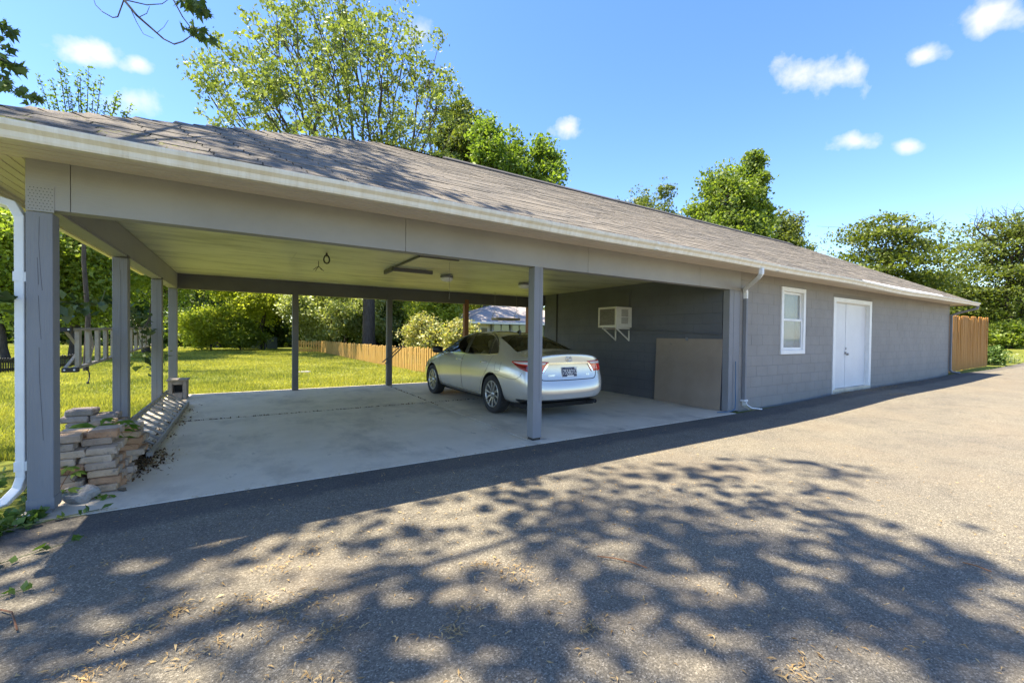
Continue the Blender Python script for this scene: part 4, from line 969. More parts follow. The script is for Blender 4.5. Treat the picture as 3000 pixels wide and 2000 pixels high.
# --- the great many-stemmed tree behind the roof
def reach(rng, p, tg, r, segs, d0=None, bend=.12):
    """a limb that heads for the middle of its targets, forks, and goes on to each of them"""
    n = len(tg); c = tg.mean(0); v = c-p; L_ = np.linalg.norm(v)+1e-6
    if n <= 2 or L_ < .8:
        for t_ in tg:
            m_ = (p+t_)/2+rng.normal(size=3)*.12; segs.append((p, m_, max(.03, r*.8), .025)); segs.append((m_, t_, .025, .012))
        return
    f_ = rng.uniform(.32, .5); q = p+v*f_; nseg = 3 if L_ > 3 else 2; prev = p; side = rng.normal(size=3)*L_*bend*.5
    for i in range(nseg):
        u_ = (i+1)/nseg; e = p+(q-p)*u_+side*math.sin(math.pi*u_)*.5
        if d0 is not None: e = e+d0*L_*.10*math.sin(math.pi*u_)
        segs.append((prev, e, r*(1-.25*i/nseg), r*(1-.25*(i+1)/nseg))); prev = e
    dv = tg-prev; ax = np.linalg.svd(dv/np.linalg.norm(dv, axis=1, keepdims=True)-0*c, full_matrices=False)[2]
    w = (dv/np.linalg.norm(dv, axis=1, keepdims=True)); w = w-w.mean(0); ax = np.linalg.svd(w, full_matrices=False)[2][0]; k = w @ ax; cut = np.quantile(k, rng.uniform(.35, .65))
    A, B = tg[k <= cut], tg[k > cut]
    for S in (A, B):
        if len(S): reach(rng, prev, S, max(.035, r*.82*(len(S)/n)**.40), segs, (prev-p)/L_, bend)
def big_tree():
    rng = np.random.default_rng(21); x, y = at(1080, 30); z0 = gz(x, y); t = thing('sycamore_tree', 'tall spreading tree with airy silvery-green crown rising over the carport roof', 'tree', (x, y, z0))
    segs = []; R3 = np.array([rt.x, rt.y, 0]); F3 = np.array([math.sin(yaw), math.cos(yaw), 0]); U3 = np.array([0, 0, 1.])
    b0 = np.array([x, y, z0-.1]); fork = b0+U3*6.4; segs += [(b0, b0+U3*.6, .60, .46), (b0+U3*.6, b0+U3*3.5, .46, .42), (b0+U3*3.5, fork, .42, .38)]
    cen = b0+R3*(-2.2)+U3*16.0; tg = []
    while len(tg) < 430:
        v = rng.normal(size=3); v /= np.linalg.norm(v); rr = rng.uniform(.12, 1)**.38; q = cen+(R3*v[0]*8.9+F3*v[1]*6.5+U3*v[2]*9.6)*rr
        if q[2] < z0+6.8+.12*abs((q-cen) @ R3): continue
        nz_ = math.sin((q @ R3)*1.15+1.3)+math.sin(q[2]*1.3+.5*(q @ R3))+math.sin((q @ F3)*1.1+q[2]*.6)
        if nz_ < -.75 and rng.random() < .85: continue
        tg.append(q)
    tg = np.array(tg)
    low = np.array([b0+R3*rng.uniform(-11.3, -5)+F3*rng.normal()*1.5+U3*rng.uniform(7.8, 10.6) for k in range(95)])
    lat = (tg-fork) @ R3; od = np.argsort(np.arctan2(lat, (tg-fork) @ U3+2)); parts = np.array_split(tg[od], 6)
    for k, S in enumerate(parts): reach(rng, fork-U3*rng.uniform(0, 1.2), S, .30, segs, U3*.8)
    reach(rng, fork-U3*1.0, low, .16, segs, U3*.3)
    T_ = np.concatenate([tg, low[::2]]); C = np.repeat(T_, 5, 0); C = C+rng.normal(size=C.shape)*np.array([.55, .55, .42]); C = np.repeat(C, 21, 0); C = C+rng.normal(size=C.shape)*np.array([.20, .20, .15])
    leaf_obj('crown', C, .215, rng, mLf, t, up=.2, droop=.5, asp=.6); limbs_obj('trunk', segs, mBarkD, t)
big_tree()
# --- other trees seen above the roof
def T(name, label, px, depth, toppx, wpx, mat, leaf, n, seed, **k):
    x, y = at(px, depth); z0 = gz(x, y); top = CAM_H+(983+(px-1500)*.011-toppx)/1241.06*depth
    return blob_tree(name, label, (x, y, z0), top, wpx/1241.06*depth/2, mat, leaf, n, seed, **k)
T('cypress_tree', 'dark rounded feathery tree just behind the tall silvery tree', 1352, 44, 292, 235, mLfO, .26, 22000, 2, trunk=.35, zlow=3, blobs=34, lobe=.34, clump=.16)
T('pear_tree', 'dense green tree with twin pointed tops beyond the ridge', 1492, 40, 372, 170, mLfM, .22, 13000, 3, trunk=.3, zlow=3, blobs=40, lobe=.40)
T('pear_tree', 'glossy round green tree showing its top beside the twin-topped one', 1580, 41, 395, 175, mLfM, .22, 13000, 4, trunk=.3, zlow=3, blobs=40, lobe=.40)
T('oak_tree', 'mid-green leafy tree in front of the dark feathery one', 1420, 38, 335, 190, mLfM, .21, 13000, 78, trunk=.3, zlow=3, blobs=40, lobe=.36)
T('far_tree', 'low hazy tree top farthest beyond the middle of the ridge', 1845, 75, 535, 270, mLfO, .30, 12000, 5, trunk=.4, zlow=3, blobs=44, lobe=.36)
T('birch_tree', 'thin wispy tree between the hazy tree and the bright one', 1945, 66, 522, 110, mLfO, .24, 4500, 6, trunk=.2, zlow=3, blobs=30, lobe=.40)
T('locust_tree', 'bright yellow-green tree standing alone above the long ridge', 2110, 44, 468, 270, mLfN, .24, 20000, 7, trunk=.35, zlow=2, blobs=40, lobe=.34)
T('locust_tree', 'lopsided bright top of foliage leaning out from the yellow-green tree', 2200, 45, 445, 110, mLfN, .24, 6000, 77, trunk=.25, zlow=7, blobs=14, lobe=.36)
T('olive_tree', 'small dull olive tree low beside the bright yellow-green tree', 2290, 60, 612, 150, mLfO, .26, 9000, 8, trunk=.3, zlow=2, blobs=18)
# upright sapling sprays seen over the hip at the left
def sapling():
    rng = np.random.default_rng(9); x, y = at(250, 15); z0 = gz(x, y); t = thing('young_tree', 'slender young tree with upright wand-like shoots above the mossy roof corner', 'tree', (x, y, z0))
    segs = []; C = []; R3 = np.array([rt.x, rt.y, 0]); U3 = np.array([0, 0, 1.]); b0 = np.array([x, y, z0-.1]); top = b0+U3*6.2; segs += [(b0, b0+U3*2+R3*.10, .085, .075), (b0+U3*2+R3*.10, b0+U3*4-R3*.05, .075, .065), (b0+U3*4-R3*.05, top, .065, .05)]
    for (px, py) in ((124, 228), (150, 262), (168, 208), (195, 217), (222, 214), (236, 232), (250, 190), (272, 240), (292, 226), (330, 285), (352, 268), (382, 305), (160, 300), (375, 330), (215, 280), (300, 300)):
        l_ = (px-250)/1241.06*15; zt = CAM_H+(967-py)/1241.06*15; st_ = b0+U3*(6.0-b0[2])+R3*l_*.25; e = np.array([x, y, 0])+R3*l_+U3*zt; e = e+rng.normal(size=3)*np.array([.1, .2, 0]); p = st_; n_ = 16
        for i in range(n_):
            u_ = (i+1)/n_; q = st_+(e-st_)*u_+U3*.18*math.sin(math.pi*u_); segs.append((p, q, .024*(1-i/n_)+.006, .024*(1-u_)+.005)); p = q
            C.append(q+rng.normal(size=(15, 3))*.095*(1.3-.75*u_))
    leaf_obj('crown', np.concatenate(C), .085, rng, mLfM, t, up=.3); limbs_obj('trunk', segs, mBarkD, t, 6)
sapling()
# --- trees at the right end, layered, with bare twigs
def layered(name, label, px, depth, toppx, wpx, botpx, mat, seed, layers, n, bare=0, trunk=.22, lean=0, two=False, leaf=.22):
    rng = np.random.default_rng(seed); x, y = at(px, depth); z0 = gz(x, y); t = thing(name, label, 'tree', (x, y, z0)); top = CAM_H+(983+(px-1500)*.011-toppx)/1241.06*depth; W = wpx/1241.06*depth/2; zb = CAM_H+(999-botpx)/1241.06*depth
    R3 = np.array([rt.x, rt.y, 0]); F3 = np.array([math.sin(yaw), math.cos(yaw), 0]); U3 = np.array([0, 0, 1.]); segs = []; C = []
    stems = [(0, 0)] if not two else [(-.35, -.1), (.75, .25)]
    for (sx, dr) in stems:
        p = np.array([x, y, z0-.1])+R3*sx*.6
        for i in range(6):
            q = p+U3*(zb+(top-zb)*.55-z0)/6+R3*(dr*.6+rng.normal()*.12)+F3*rng.normal()*.1; segs.append((p, q, trunk*(1-.12*i), trunk*(1-.12*(i+1)))); p = q
        hub = p
        for k in range(layers//len(stems)):
            h = zb+(top-zb)*(k+.3*rng.random())/max(1, layers//len(stems)-1)*.97; w = W*(1-.55*((h-zb)/(top-zb))**1.6)
            a = rng.uniform(0, 2*math.pi); rad = w*rng.uniform(.25, .95); c = np.array([x, y, 0])+R3*(math.cos(a)*rad+lean*(h-zb))+F3*math.sin(a)*rad*.8; c[2] = h
            st = hub*.5+np.array([x, y, z0+(h-z0)*.55])*.5; st[2] = min(st[2], h-.1); segs.append((st, c, trunk*.28, trunk*.06))
            m_ = n//layers; lw = rng.uniform(.30, .48)*W*.85
            g_ = rng.normal(size=(m_, 3))*np.array([lw, lw, .16]); g_[:, 2] += .10*np.sin(g_[:, 0]*3)+.1*np.cos(g_[:, 1]*2.6)-.12*(g_[:, 0]**2+g_[:, 1]**2)/lw**2*.5; C.append(c+g_)
            for q_ in range(5): segs.append((c, c+rng.normal(size=3)*np.array([lw, lw, .1]), trunk*.05, .008))
        for k in range(bare):
            d = R3*rng.normal()*.7+F3*rng.normal()*.4+U3*rng.uniform(.6, 1.4); tp = []
            grow(rng, hub+U3*rng.uniform(-.5, (top-hub[2])*.55)+R3*rng.normal()*W*.3, d, (top-hub[2])*.62, .09, 2, 4, segs, tp, .45, .2, (2, 4), .16, .6, .5)
    C = np.concatenate(C); leaf_obj('crown', C, leaf, rng, mat, t, up=.9, jit=.3); limbs_obj('trunk', segs, mBarkD, t, 5)
layered('dogwood_tree', 'flat-layered green tree leaning over the far hip of the roof', 2585, 32, 645, 310, 900, mLfL, 31, 26, 17000, bare=2, lean=.12)
layered('dogwood_tree', 'smaller layered tree behind the end of the cedar fence', 2745, 38, 800, 240, 940, mLfL, 32, 22, 13000, bare=1)
layered('twin_stem_tree', 'twin-trunked layered tree with bare twigs on top beside the road', 2965, 36, 650, 330, 930, mLfL, 33, 34, 22000, bare=10, two=True, trunk=.26)
for i, (px, dp, tp, w, mt, lab) in enumerate(((2700, 60, 850, 330, mLfB, 'bright low thicket tree behind the cedar fence'), (2880, 62, 850, 280, mLfM, 'leafy tree behind the twin-trunked tree'), (3060, 55, 800, 300, mLfB, 'sunlit tree beyond the twin-trunked tree by the road'), (2480, 58, 800, 240, mLfM, 'rounded tree hidden behind the far roof hip'))):
    T('thicket_tree', lab, px, dp, tp, w, mt, .26, 9000, 50+i, trunk=.25, zlow=.2, blobs=22)
# --- seen through the carport
T('shade_tree', 'large leafy shade tree left of the lawn by the black fence', 215, 23, 380, 560, mLfB, .15, 26000, 61, trunk=.24, zlow=1.3, blobs=44, lobe=.26)
T('shade_tree', 'bright feathery tree behind the white downspout', 20, 20, 600, 300, mLfB, .13, 12000, 62, trunk=.16, zlow=.9, blobs=26, lobe=.30)
T('shade_tree', 'dense tree over the far left corner of the lawn', 430, 30, 480, 420, mLfB, .17, 18000, 63, trunk=.25, zlow=1.6, blobs=34, lobe=.28)
T('yard_shrub', 'rounded yellow-green shrub at the back edge of the lawn', 620, 36, 900, 190, mLfY, .14, 9000, 64, trunk=.08, zlow=0, blobs=22, lobe=.34, cat='shrub')
T('yard_shrub', 'lower spreading bush beside the rounded yellow-green shrub', 705, 37, 935, 150, mLfB, .14, 6000, 65, trunk=.08, zlow=0, blobs=16, cat='shrub')
T('yard_tree', 'pale-leaved tree arching over the dark garden screen', 770, 39, 690, 310, mLfY, .17, 15000, 66, trunk=.2, zlow=1.6, blobs=34, lobe=.28)
T('yard_tree', 'dark tree in the gap behind the rounded shrub', 640, 46, 720, 260, mLfD, .2, 9000, 67, trunk=.25, zlow=0, blobs=22)
T('flowering_shrub', 'tall shrub with whitish leaves left of the great trunk', 960, 37, 800, 250, mLfP, .17, 15000, 68, trunk=.12, zlow=0, blobs=34, lobe=.28, cat='shrub')
T('flowering_shrub', 'whitish-leaved shrub mass around the foot of the great trunk', 1090, 39, 760, 240, mLfP, .17, 13000, 69, trunk=.12, zlow=0, blobs=30, lobe=.28, cat='shrub')
T('yard_tree', 'deep green tree behind the whitish shrubs', 1010, 47, 620, 420, mLfM, .22, 15000, 70, trunk=.25, zlow=0, blobs=34, lobe=.28)
T('maple_shrub', 'bright lime maple in front of the white house', 1270, 29, 800, 200, mLfY, .13, 13000, 71, trunk=.12, zlow=.7, blobs=30, lobe=.30, cat='shrub')
T('maple_shrub', 'lime foliage above the eave of the white house', 1420, 40, 850, 200, mLfY, .16, 7000, 72, trunk=.15, zlow=2, blobs=20, cat='tree')
T('photinia_shrub', 'loose pinkish-tipped shrub behind the picket fence', 1240, 22, 925, 130, mLfR, .10, 5500, 73, trunk=.05, zlow=0, blobs=22, lobe=.34, cat='shrub')
T('photinia_shrub', 'pinkish shrub close to the bonnet of the car', 1350, 21, 940, 120, mLfR, .10, 4500, 74, trunk=.05, zlow=0, blobs=20, lobe=.34, cat='shrub')
T('yard_tree', 'green tree filling the gap right of the great trunk', 1180, 42, 700, 240, mLfM, .2, 12000, 75, trunk=.2, zlow=.4, blobs=30, lobe=.28)
# the wood that closes the view
def backdrop():
    rng = np.random.default_rng(90); C = []; Rr = []
    for k in range(420):
        px = rng.uniform(-700, 1900); dp = rng.uniform(48, 72); x, y = at(px, dp); z = gz(x, y); h = rng.uniform(6, 12.5); w = rng.uniform(1.6, 3.6)
        m_ = 330; v = rng.normal(size=(m_, 3)); v /= np.linalg.norm(v, axis=1, keepdims=True); C.append(np.array([x, y, z+(h-1.5)*rng.random()**1.4])+v*np.array([w, w, w*.85])*rng.uniform(.2, 1.05, (m_, 1)))
    C = np.concatenate(C); C = C[C[:, 2] > -.5]; o = leaf_obj('far_wood', C, .62, rng, mLfD, None); tag(o, 'dark far wood closing the view behind the back yard', 'woods'); o['kind'] = 'stuff'
    C = []
    for k in range(240):
        px = rng.uniform(2200, 4200); dp = rng.uniform(72, 95); x, y = at(px, dp); z = gz(x, y); w = rng.uniform(2, 4); m_ = 260; v = rng.normal(size=(m_, 3)); v /= np.linalg.norm(v, axis=1, keepdims=True)
        C.append(np.array([x, y, z+4*rng.random()**1.5])+v*w*rng.uniform(.2, 1.05, (m_, 1)))
    o = leaf_obj('far_wood', np.concatenate(C), .7, rng, mLfM, None); tag(o, 'green far wood beyond the road at the end of the drive', 'woods'); o['kind'] = 'stuff'
backdrop()
# --- the maple standing left of the drive, overhead, that dapples the ground
def maple():
    rng = np.random.default_rng(12); bx, by = -5.4, 3.4; t = thing('maple_tree', 'silver maple beside the drive whose drooping twigs hang in front of the sky', 'tree', (bx, by, -.05))
    segs = []; C = []; U3 = np.array([0, 0, 1.]); b0 = np.array([bx, by, -.15]); hub = b0+np.array([.2, .4, 8.0]); segs += [(b0, b0+U3*.5, .45, .34), (b0+U3*.5, hub, .34, .24)]
    sx, sy = SUN.x/SUN.z, SUN.y/SUN.z
    poly = np.array([(3.0, 6.2), (3.5, 4.6), (4.25, 3.5), (4.9, 2.9), (5.25, 2.2), (4.9, 1.5), (4.3, .8), (4.2, -.4), (3.2, -2.0), (.5, -3), (-4, -2.5), (-6, 1), (-5.5, 5), (-2, 8), (1.5, 8)])
    def inp(x, y):
        r = False; j = len(poly)-1
        for i in range(len(poly)):
            if (poly[i][1] > y) != (poly[j][1] > y) and x < (poly[j][0]-poly[i][0])*(y-poly[i][1])/(poly[j][1]-poly[i][1])+poly[i][0]: r = not r
            j = i
        return r
    def shade(px, py):                                              # a patch of shade on the drive
        v = fw*1241.06+rt2*(px-1500)+up2*(1000-py); q = -CAM_H/v.z; return np.array([v.x*q, v.y*q])
    dark = [shade(*q) for q in ((964, 1554), (1049, 1571), (1155, 1554), (1112, 1733), (1240, 1733), (1172, 1648), (1602, 1499), (1623, 1588), (1474, 1529), (1368, 1520), (1687, 1605), (1495, 1775), (1431, 1818), (1580, 1881), (1644, 1881), (1772, 1733), (1835, 1754), (1091, 1860), (1198, 1915), (1006, 1945), (1835, 1966), (2089, 1376), (2273, 1358), (2463, 1387), (2405, 1433), (2072, 1439), (2244, 1450), (2474, 1508), (2244, 1513), (2158, 1559), (2302, 1605), (2503, 1577), (2704, 1588), (2704, 1663), (2876, 1680), (2216, 1674), (2302, 1732), (2532, 1709), (2589, 1720), (2359, 1789), (2646, 1800), (2790, 1852), (2933, 1789), (2302, 1869), (2044, 1846), (1929, 1904), (2905, 1984), (1986, 1599), (2072, 1617), (170, 1626), (340, 1626), (510, 1648), (638, 1605), (744, 1640), (128, 1690), (298, 1775), (425, 1733), (531, 1711), (213, 1839), (850, 1818), (893, 1881), (659, 1796), (574, 1839), (42, 1881), (255, 1541), (468, 1541), (680, 1541), (850, 1541), (350, 1690), (230, 1720), (100, 1760), (390, 1590), (560, 1580), (1930, 1480), (1800, 1470), (1720, 1540), (1860, 1640), (1760, 1420), (1900, 1380), (2020, 1500), (1560, 1440), (1300, 1620), (1230, 1600), (1700, 1800), (1500, 1900), (1400, 1960), (1260, 1830), (2440, 1640), (2650, 1650), (2800, 1680), (2150, 1640), (1950, 1560), (60, 1580), (300, 1850), (2600, 1880), (2960, 1700))]
    dark = [g_ for i_, g_ in enumerate(dark) if not (g_[0] < 1.6 and i_ % 4 == 1)]
    dark += [np.array([-1.12+.12*math.sin(y_*7), y_]) for y_ in np.arange(4.5, 11.0, .3)]  # extra unseen clumps added to keep sun off the slab's left edge and ladder
    cl = []
    for g in dark:
        for k in range(1):
            z = rng.uniform(10, 16); q = g+rng.normal(size=2)*.05; cl.append((np.array([q[0]+sx*z, q[1]+sy*z, z]), rng.uniform(.42, .72)))
    tries = 0; n0 = len(cl)
    while len(cl) < n0+190 and tries < 60000:
        tries += 1; g = np.array([rng.uniform(-7, 5.4), rng.uniform(-3, 9)])
        if not inp(*g): continue
        if -1.6 < g[0] and .2 < g[1] < 3.55 and .53*g[0]+.848*g[1] > 1.4: continue
        z = rng.uniform(9.5, 16); p = np.array([g[0]+sx*z, g[1]+sy*z, z])
        f_ = .53*p[0]+.848*p[1]
        if p[2] < 2.6+.92*max(f_, 0): continue                       # no low boughs over the roof
        dcen = np.linalg.norm((p-np.array([bx+.4, by+1.8, 12.8]))/np.array([6.5, 6.5, 4.2]))
        if dcen > 1.15: continue
        cl.append((p, rng.uniform(.6, 1.5)))
    mains = []
    for k in range(9):
        a = 2*math.pi*k/9; e = hub+np.array([math.cos(a)*2.3+.9, math.sin(a)*2.3+.6, 3.2+rng.uniform(-.4, .8)]); segs.append((hub, e, .07, .03)); mains.append(e)
    mains = np.array(mains)
    for p, sc_ in cl:
        m_ = mains[((mains-p)**2).sum(1).argmin()]; mid = (m_+p)/2+rng.normal(size=3)*.15+U3*.2; segs += [(m_, mid, .010, .007), (mid, p, .007, .004)]
        k = int(rng.integers(40, 80)*sc_); d = (p-m_); d = d/np.linalg.norm(d)
        q = p+rng.normal(size=(k, 3))*np.array([.28, .28, .15])*sc_+d*rng.normal(size=(k, 1))*.25*sc_; C.append(q)
    V, F = leafarr(np.concatenate(C), .145, rng, up=.5, asp=.85); me = arrmesh('crown', V, F, mLfMaple, attr=rng.random(len(F))); link('crown', me, t)
    # drooping twigs with lobed leaves
    LV = []; LF = []
    lobes = [(0, 0), (.16, .05), (.52, .02), (.30, .16), (.62, .30), (.36, .26), (.40, .50), (.20, .40), (0, 1.0)]
    out = [(x_, y_) for (x_, y_) in lobes]+[(-x_, y_) for (x_, y_) in lobes[-2:0:-1]]
    def mleaf(p, d, s):
        d = np.array(d)/np.linalg.norm(d); a = np.cross(d, rng.normal(size=3)); a /= np.linalg.norm(a); i = len(LV)
        for (x_, y_) in out: LV.append(p+d*y_*s+a*x_*s)
        LF.append(tuple(range(i, i+len(out))))
    def ray_pt(px, py, Y):
        v = fw*1241.06+rt2*(px-1500)+up2*(1000-py); return np.array([v.x*Y/v.y, Y, CAM_H+v.z*Y/v.y])
    def twig(pts, r, leaves, s=.10, Y=6.2, every=0):
        P3 = [ray_pt(px, py, Y+.15*math.sin(i*1.7)) for i, (px, py) in enumerate(pts)]
        for i in range(len(P3)-1): segs.append((P3[i], P3[i+1], r*(1-.7*i/len(P3)), r*(1-.7*(i+1)/len(P3))))
        for (i0, k) in leaves:
            for q in range(k):
                b_ = P3[i0]+rng.normal(size=3)*.035; d = np.array([rng.normal()*.6, rng.normal()*.6, -.75]); mleaf(b_, d, s*rng.uniform(.7, 1.2))
        return P3
    mainA = np.array([-2.2, 4.6, 6.6]); 
    A = twig([(330, -160), (350, -60), (363, 0), (400, 45), (440, 80), (480, 115), (510, 130), (536, 122), (560, 105)], .013, [], Y=5.6)
    segs.append((mainA, A[0], .04, .013)); segs.append((hub, mainA, .07, .04))
    twig([(363, 0), (345, 50), (330, 52), (300, 35), (280, 15), (275, 0)], .006, [], Y=5.6); twig([(365, 0), (430, 15), (475, 12), (492, 0)], .006, [], Y=5.6); twig([(380, 20), (400, 65), (420, 100), (450, 113)], .004, [], Y=5.6); twig([(405, 52), (430, 40), (438, 20)], .004, [], Y=5.6); twig([(462, 95), (480, 80), (493, 60)], .003, [], Y=5.6)
    B = twig([(470, -150), (500, -40), (508, 0), (535, 50), (556, 78), (572, 92), (600, 98)], .008, [(4, 5), (5, 7), (6, 9)], .10, Y=5.6); segs.append((mainA, B[0], .03, .008))
    twig([(505, -15), (535, 0), (560, 8), (580, 15), (590, 22)], .006, [(1, 4), (2, 9), (3, 12), (4, 14)], .11, Y=5.6)
    Lft = twig([(-120, 120), (-60, 160), (0, 172), (25, 182), (55, 192)], .007, [(2, 8), (3, 10), (4, 12)], .10, Y=6.4)
    L2 = twig([(-120, 190), (-40, 210), (0, 218), (25, 245), (55, 262), (85, 280), (102, 285)], .006, [(2, 8), (3, 10), (4, 4), (5, 10), (6, 12)], .09, Y=6.4)
    L3 = twig([(-110, 20), (-40, 60), (0, 70), (12, 85)], .006, [(2, 8), (3, 14)], .10, Y=6.4); twig([(-40, 120), (5, 135), (20, 140)], .005, [(1, 5), (2, 7)], .08, Y=6.4)
    for q in (Lft, L2, L3): segs.append((np.array([-4.6, 5.4, 6.2]), q[0], .03, .007))
    segs.append((hub, np.array([-4.6, 5.4, 6.2]), .06, .03))
    mb = MB(); mb.v = [tuple(v) for v in LV]; mb.f = LF; me = bpy.data.meshes.new('hanging_leaves'); me.from_pydata(mb.v, [], mb.f); me.update(); me.materials.append(mLfMaple); a = me.attributes.new('rnd', 'FLOAT', 'FACE'); a.data.foreach_set('value', rng.random(len(LF)).astype(np.float32)); link('hanging_leaves', me, t)
    limbs_obj('trunk', segs, mBark, t, 6)
maple()
# --- grass blades
def grass():
    rng = np.random.default_rng(7); n = 330000; dp = 4.5+38*rng.random(n)**1.35; px = rng.uniform(-250, 1550, n)
    lat = (px-1500)/1241.06*dp; X = math.sin(yaw)*dp+math.cos(yaw)*lat; Y = math.cos(yaw)*dp-math.sin(yaw)*lat
    ok = ((Y > SY1+.01) | (X < SX0-.02)) & (X < 7.0) & (Y > 3.6) & ~((X > -1.7) & (Y < 4.3)); X, Y, dp = X[ok], Y[ok], dp[ok]; Z = ground_z(X, Y); n = len(X)
    h = (.05+.05*rng.random(n))*(1+.35*np.sin(X*1.9)*np.sin(Y*1.3)); w = .005+.0006*dp; a = rng.uniform(0, 2*math.pi, n); ln = rng.normal(size=(n, 2))*.03
    B = np.stack([X, Y, Z-.005], 1); d = np.stack([np.cos(a)*w, np.sin(a)*w, 0*a], 1); tip = B+np.stack([ln[:, 0], ln[:, 1], h], 1)
    V = np.stack([B-d, B+d, tip], 1).reshape(-1, 3); patch = .5+.35*np.sin(X*.55+2*np.sin(Y*.23))*np.cos(Y*.41+X*.13)+.3*np.sin(X*2.3+1.7*np.sin(Y*1.1))*np.sin(Y*1.9+X*.7)
    o = link('grass', arrmesh('grass', V, np.arange(3*n).reshape(n, 3), mGrassL, attr=np.clip(.65*patch+.5*rng.random(n)-.1, 0, 1))); tag(o, 'sunlit short yellow-green grass blades covering the back lawn', 'grass'); o['kind'] = 'stuff'
mGrassL = leaf_mat('grass_blade', (.13, .16, .035), (.41, .38, .09), .40, .05)
grass()
# ------------------------------------------------------------------ loose things
def tint_mat(name, cols, sc=9):
    return [M('%s_%d' % (name, i), c, tuple(v*1.35 for v in c), sc, .92, .6, 60, spec=.15, extra=speck((.16, .15, .13), 14, .64, .06)) for i, c in enumerate(cols)]
mBr = tint_mat('brick', [(.42, .30, .19), (.37, .28, .20), (.45, .35, .25), (.32, .26, .20), (.40, .235, .13)])
mPav = tint_mat('paver', [(.27, .225, .19), (.30, .25, .215), (.24, .21, .185)])
def brick_proto(w, d, h, b, mats, jit, nm, seed):
    r = random.Random(seed); out = []
    for m in mats:
        mb = MB().bev(-w/2, w/2, -d/2, d/2, 0, h, b); mb.v = [(x+r.uniform(-jit, jit), y+r.uniform(-jit, jit), z+r.uniform(-jit, jit)*.6) for (x, y, z) in mb.v]; me = mb.mesh(nm); me.materials.append(m); out.append(me)
    return out
pb = brick_proto(.198, .096, .060, .009, mBr, .0055, 'brick', 1); pp = brick_proto(.225, .115, .068, .014, mPav, .003, 'paver_block', 2)
rb = random.Random(17)
COURSE = ('bottom', 'second', 'third', 'fourth', 'fifth', 'sixth', 'seventh', 'top')
TONE = {0: 'golden tan', 1: 'dull tan', 2: 'pale tan', 3: 'grey-brown', 4: 'orange'}
def put_brick(mesh, x, y, z, rz, label, group, name='brick'):
    o = link(name, mesh, None, (x, y, z), (rb.uniform(-.015, .015), rb.uniform(-.015, .015), rz)); tag(o, label, 'brick', group)
for k in range(8):
    for j in range(4):
        for i in range(2):
            if k >= 6 and i == 1 and j == 0: continue
            x = -1.30+i*.206+rb.uniform(-.012, .012)+(.10 if k % 2 else 0)*(.35)+(.05 if k < 3 and i == 1 else 0)-(.03 if k > 5 else 0); y = 4.86+.10*j+.013*k+rb.uniform(-.008, .008)+(.03 if i == 1 else 0)
            if x > -1.02: x = -1.03
            c_ = rb.randrange(5); put_brick(pb[c_], x, y, slab_z(y)+.002+k*.0605, rb.uniform(-.09, .09)+.05, '%s brick in the %s course of the heap by the corner post' % (TONE[c_], COURSE[k]), 'tan bricks heaped by the corner post')
for (x, y, k, r_) in ((-1.02, 5.02, 0, .3), (-1.0, 5.13, 0, .1), (-1.01, 5.24, 0, -.1), (-.99, 5.16, 1, .2), (-1.01, 5.27, 1, .05), (-1.0, 5.37, 0, .15), (-1.02, 5.28, 2, .1)):
    c_ = rb.randrange(5); put_brick(pb[c_], x, y, slab_z(y)+.002+k*.0605, r_, '%s brick jutting from the %s course of the corner heap' % (TONE[c_], COURSE[k]), 'tan bricks heaped by the corner post')
for k in range(7):
    for j in range(3):
        for i in range(2):
            y = 5.86+j*.10+rb.uniform(-.008, .008)+.008*k; x = -1.265+i*.205+rb.uniform(-.015, .015)+(.03 if k % 2 else -.01)-(.05*i if k > 4 else 0)
            if i == 1 and k == 6: continue
            c_ = rb.randrange(5); put_brick(pb[c_], x, y, slab_z(y)+.002+k*.0605, rb.uniform(-.1, .1), '%s brick in the %s course of the heap under the creeper' % (TONE[c_], COURSE[k]), 'brown bricks heaped under the creeper')
for k in range(8):
    for i in range(2):
        y = 6.28+i*.12+rb.uniform(-.006, .006); x = -1.545+rb.uniform(-.012, .012)+(.03 if k % 2 else 0); z = -.022+k*.0685
        put_brick(pp[rb.randrange(3)], x, y, z, rb.uniform(-.06, .06), 'rounded grey-brown paver in the %s course of the stack on the grass' % COURSE[k], 'grey pavers stacked on the grass edge', 'paver_block')
        if k < 7: put_brick(pp[rb.randrange(3)], x+.232+rb.uniform(-.01, .01), y+.015, z if k else -.022, rb.uniform(-.07, .07), 'rounded grey-brown paver in the %s course of the stack on the grass' % COURSE[k], 'grey pavers stacked on the grass edge', 'paver_block')
# lump of broken concrete, pebble
def rock(name, c, s, seed, mat, label, cat):
    bm = bmesh.new(); bmesh.ops.create_icosphere(bm, subdivisions=3, radius=1); r = np.random.default_rng(seed); ph = r.uniform(0, 6, (6, 3)); am = r.uniform(.03, .11, 6); fr = r.uniform(1.5, 4.5, (6, 3))
    cuts = r.normal(size=(7, 3)); cuts /= np.linalg.norm(cuts, axis=1, keepdims=True)
    for v in bm.verts:
        p_ = np.array(v.co); k = 1+sum(am[i]*math.sin(fr[i] @ p_+ph[i][0]) for i in range(6))
        for c_ in cuts:
            d = p_ @ c_
            if d > .68: k *= .68/d
        q = p_*k*np.array(s); q[2] = max(q[2], -s[2]*.55); v.co = Vector(q)+Vector(c)+Vector((0, 0, s[2]*.55))
    me = bpy.data.meshes.new(name); bm.to_mesh(me); bm.free(); me.materials.append(mat); o = link(name, me); tag(o, label, cat); return o
mRub = M('rubble', (.25, .24, .215), (.36, .345, .31), 40, .95, .7, 70)
rock('concrete_lump', (-1.145, 4.70, .0), (.12, .09, .085), 5, mRub, 'broken grey concrete lump at the foot of the brick heap', 'rubble')
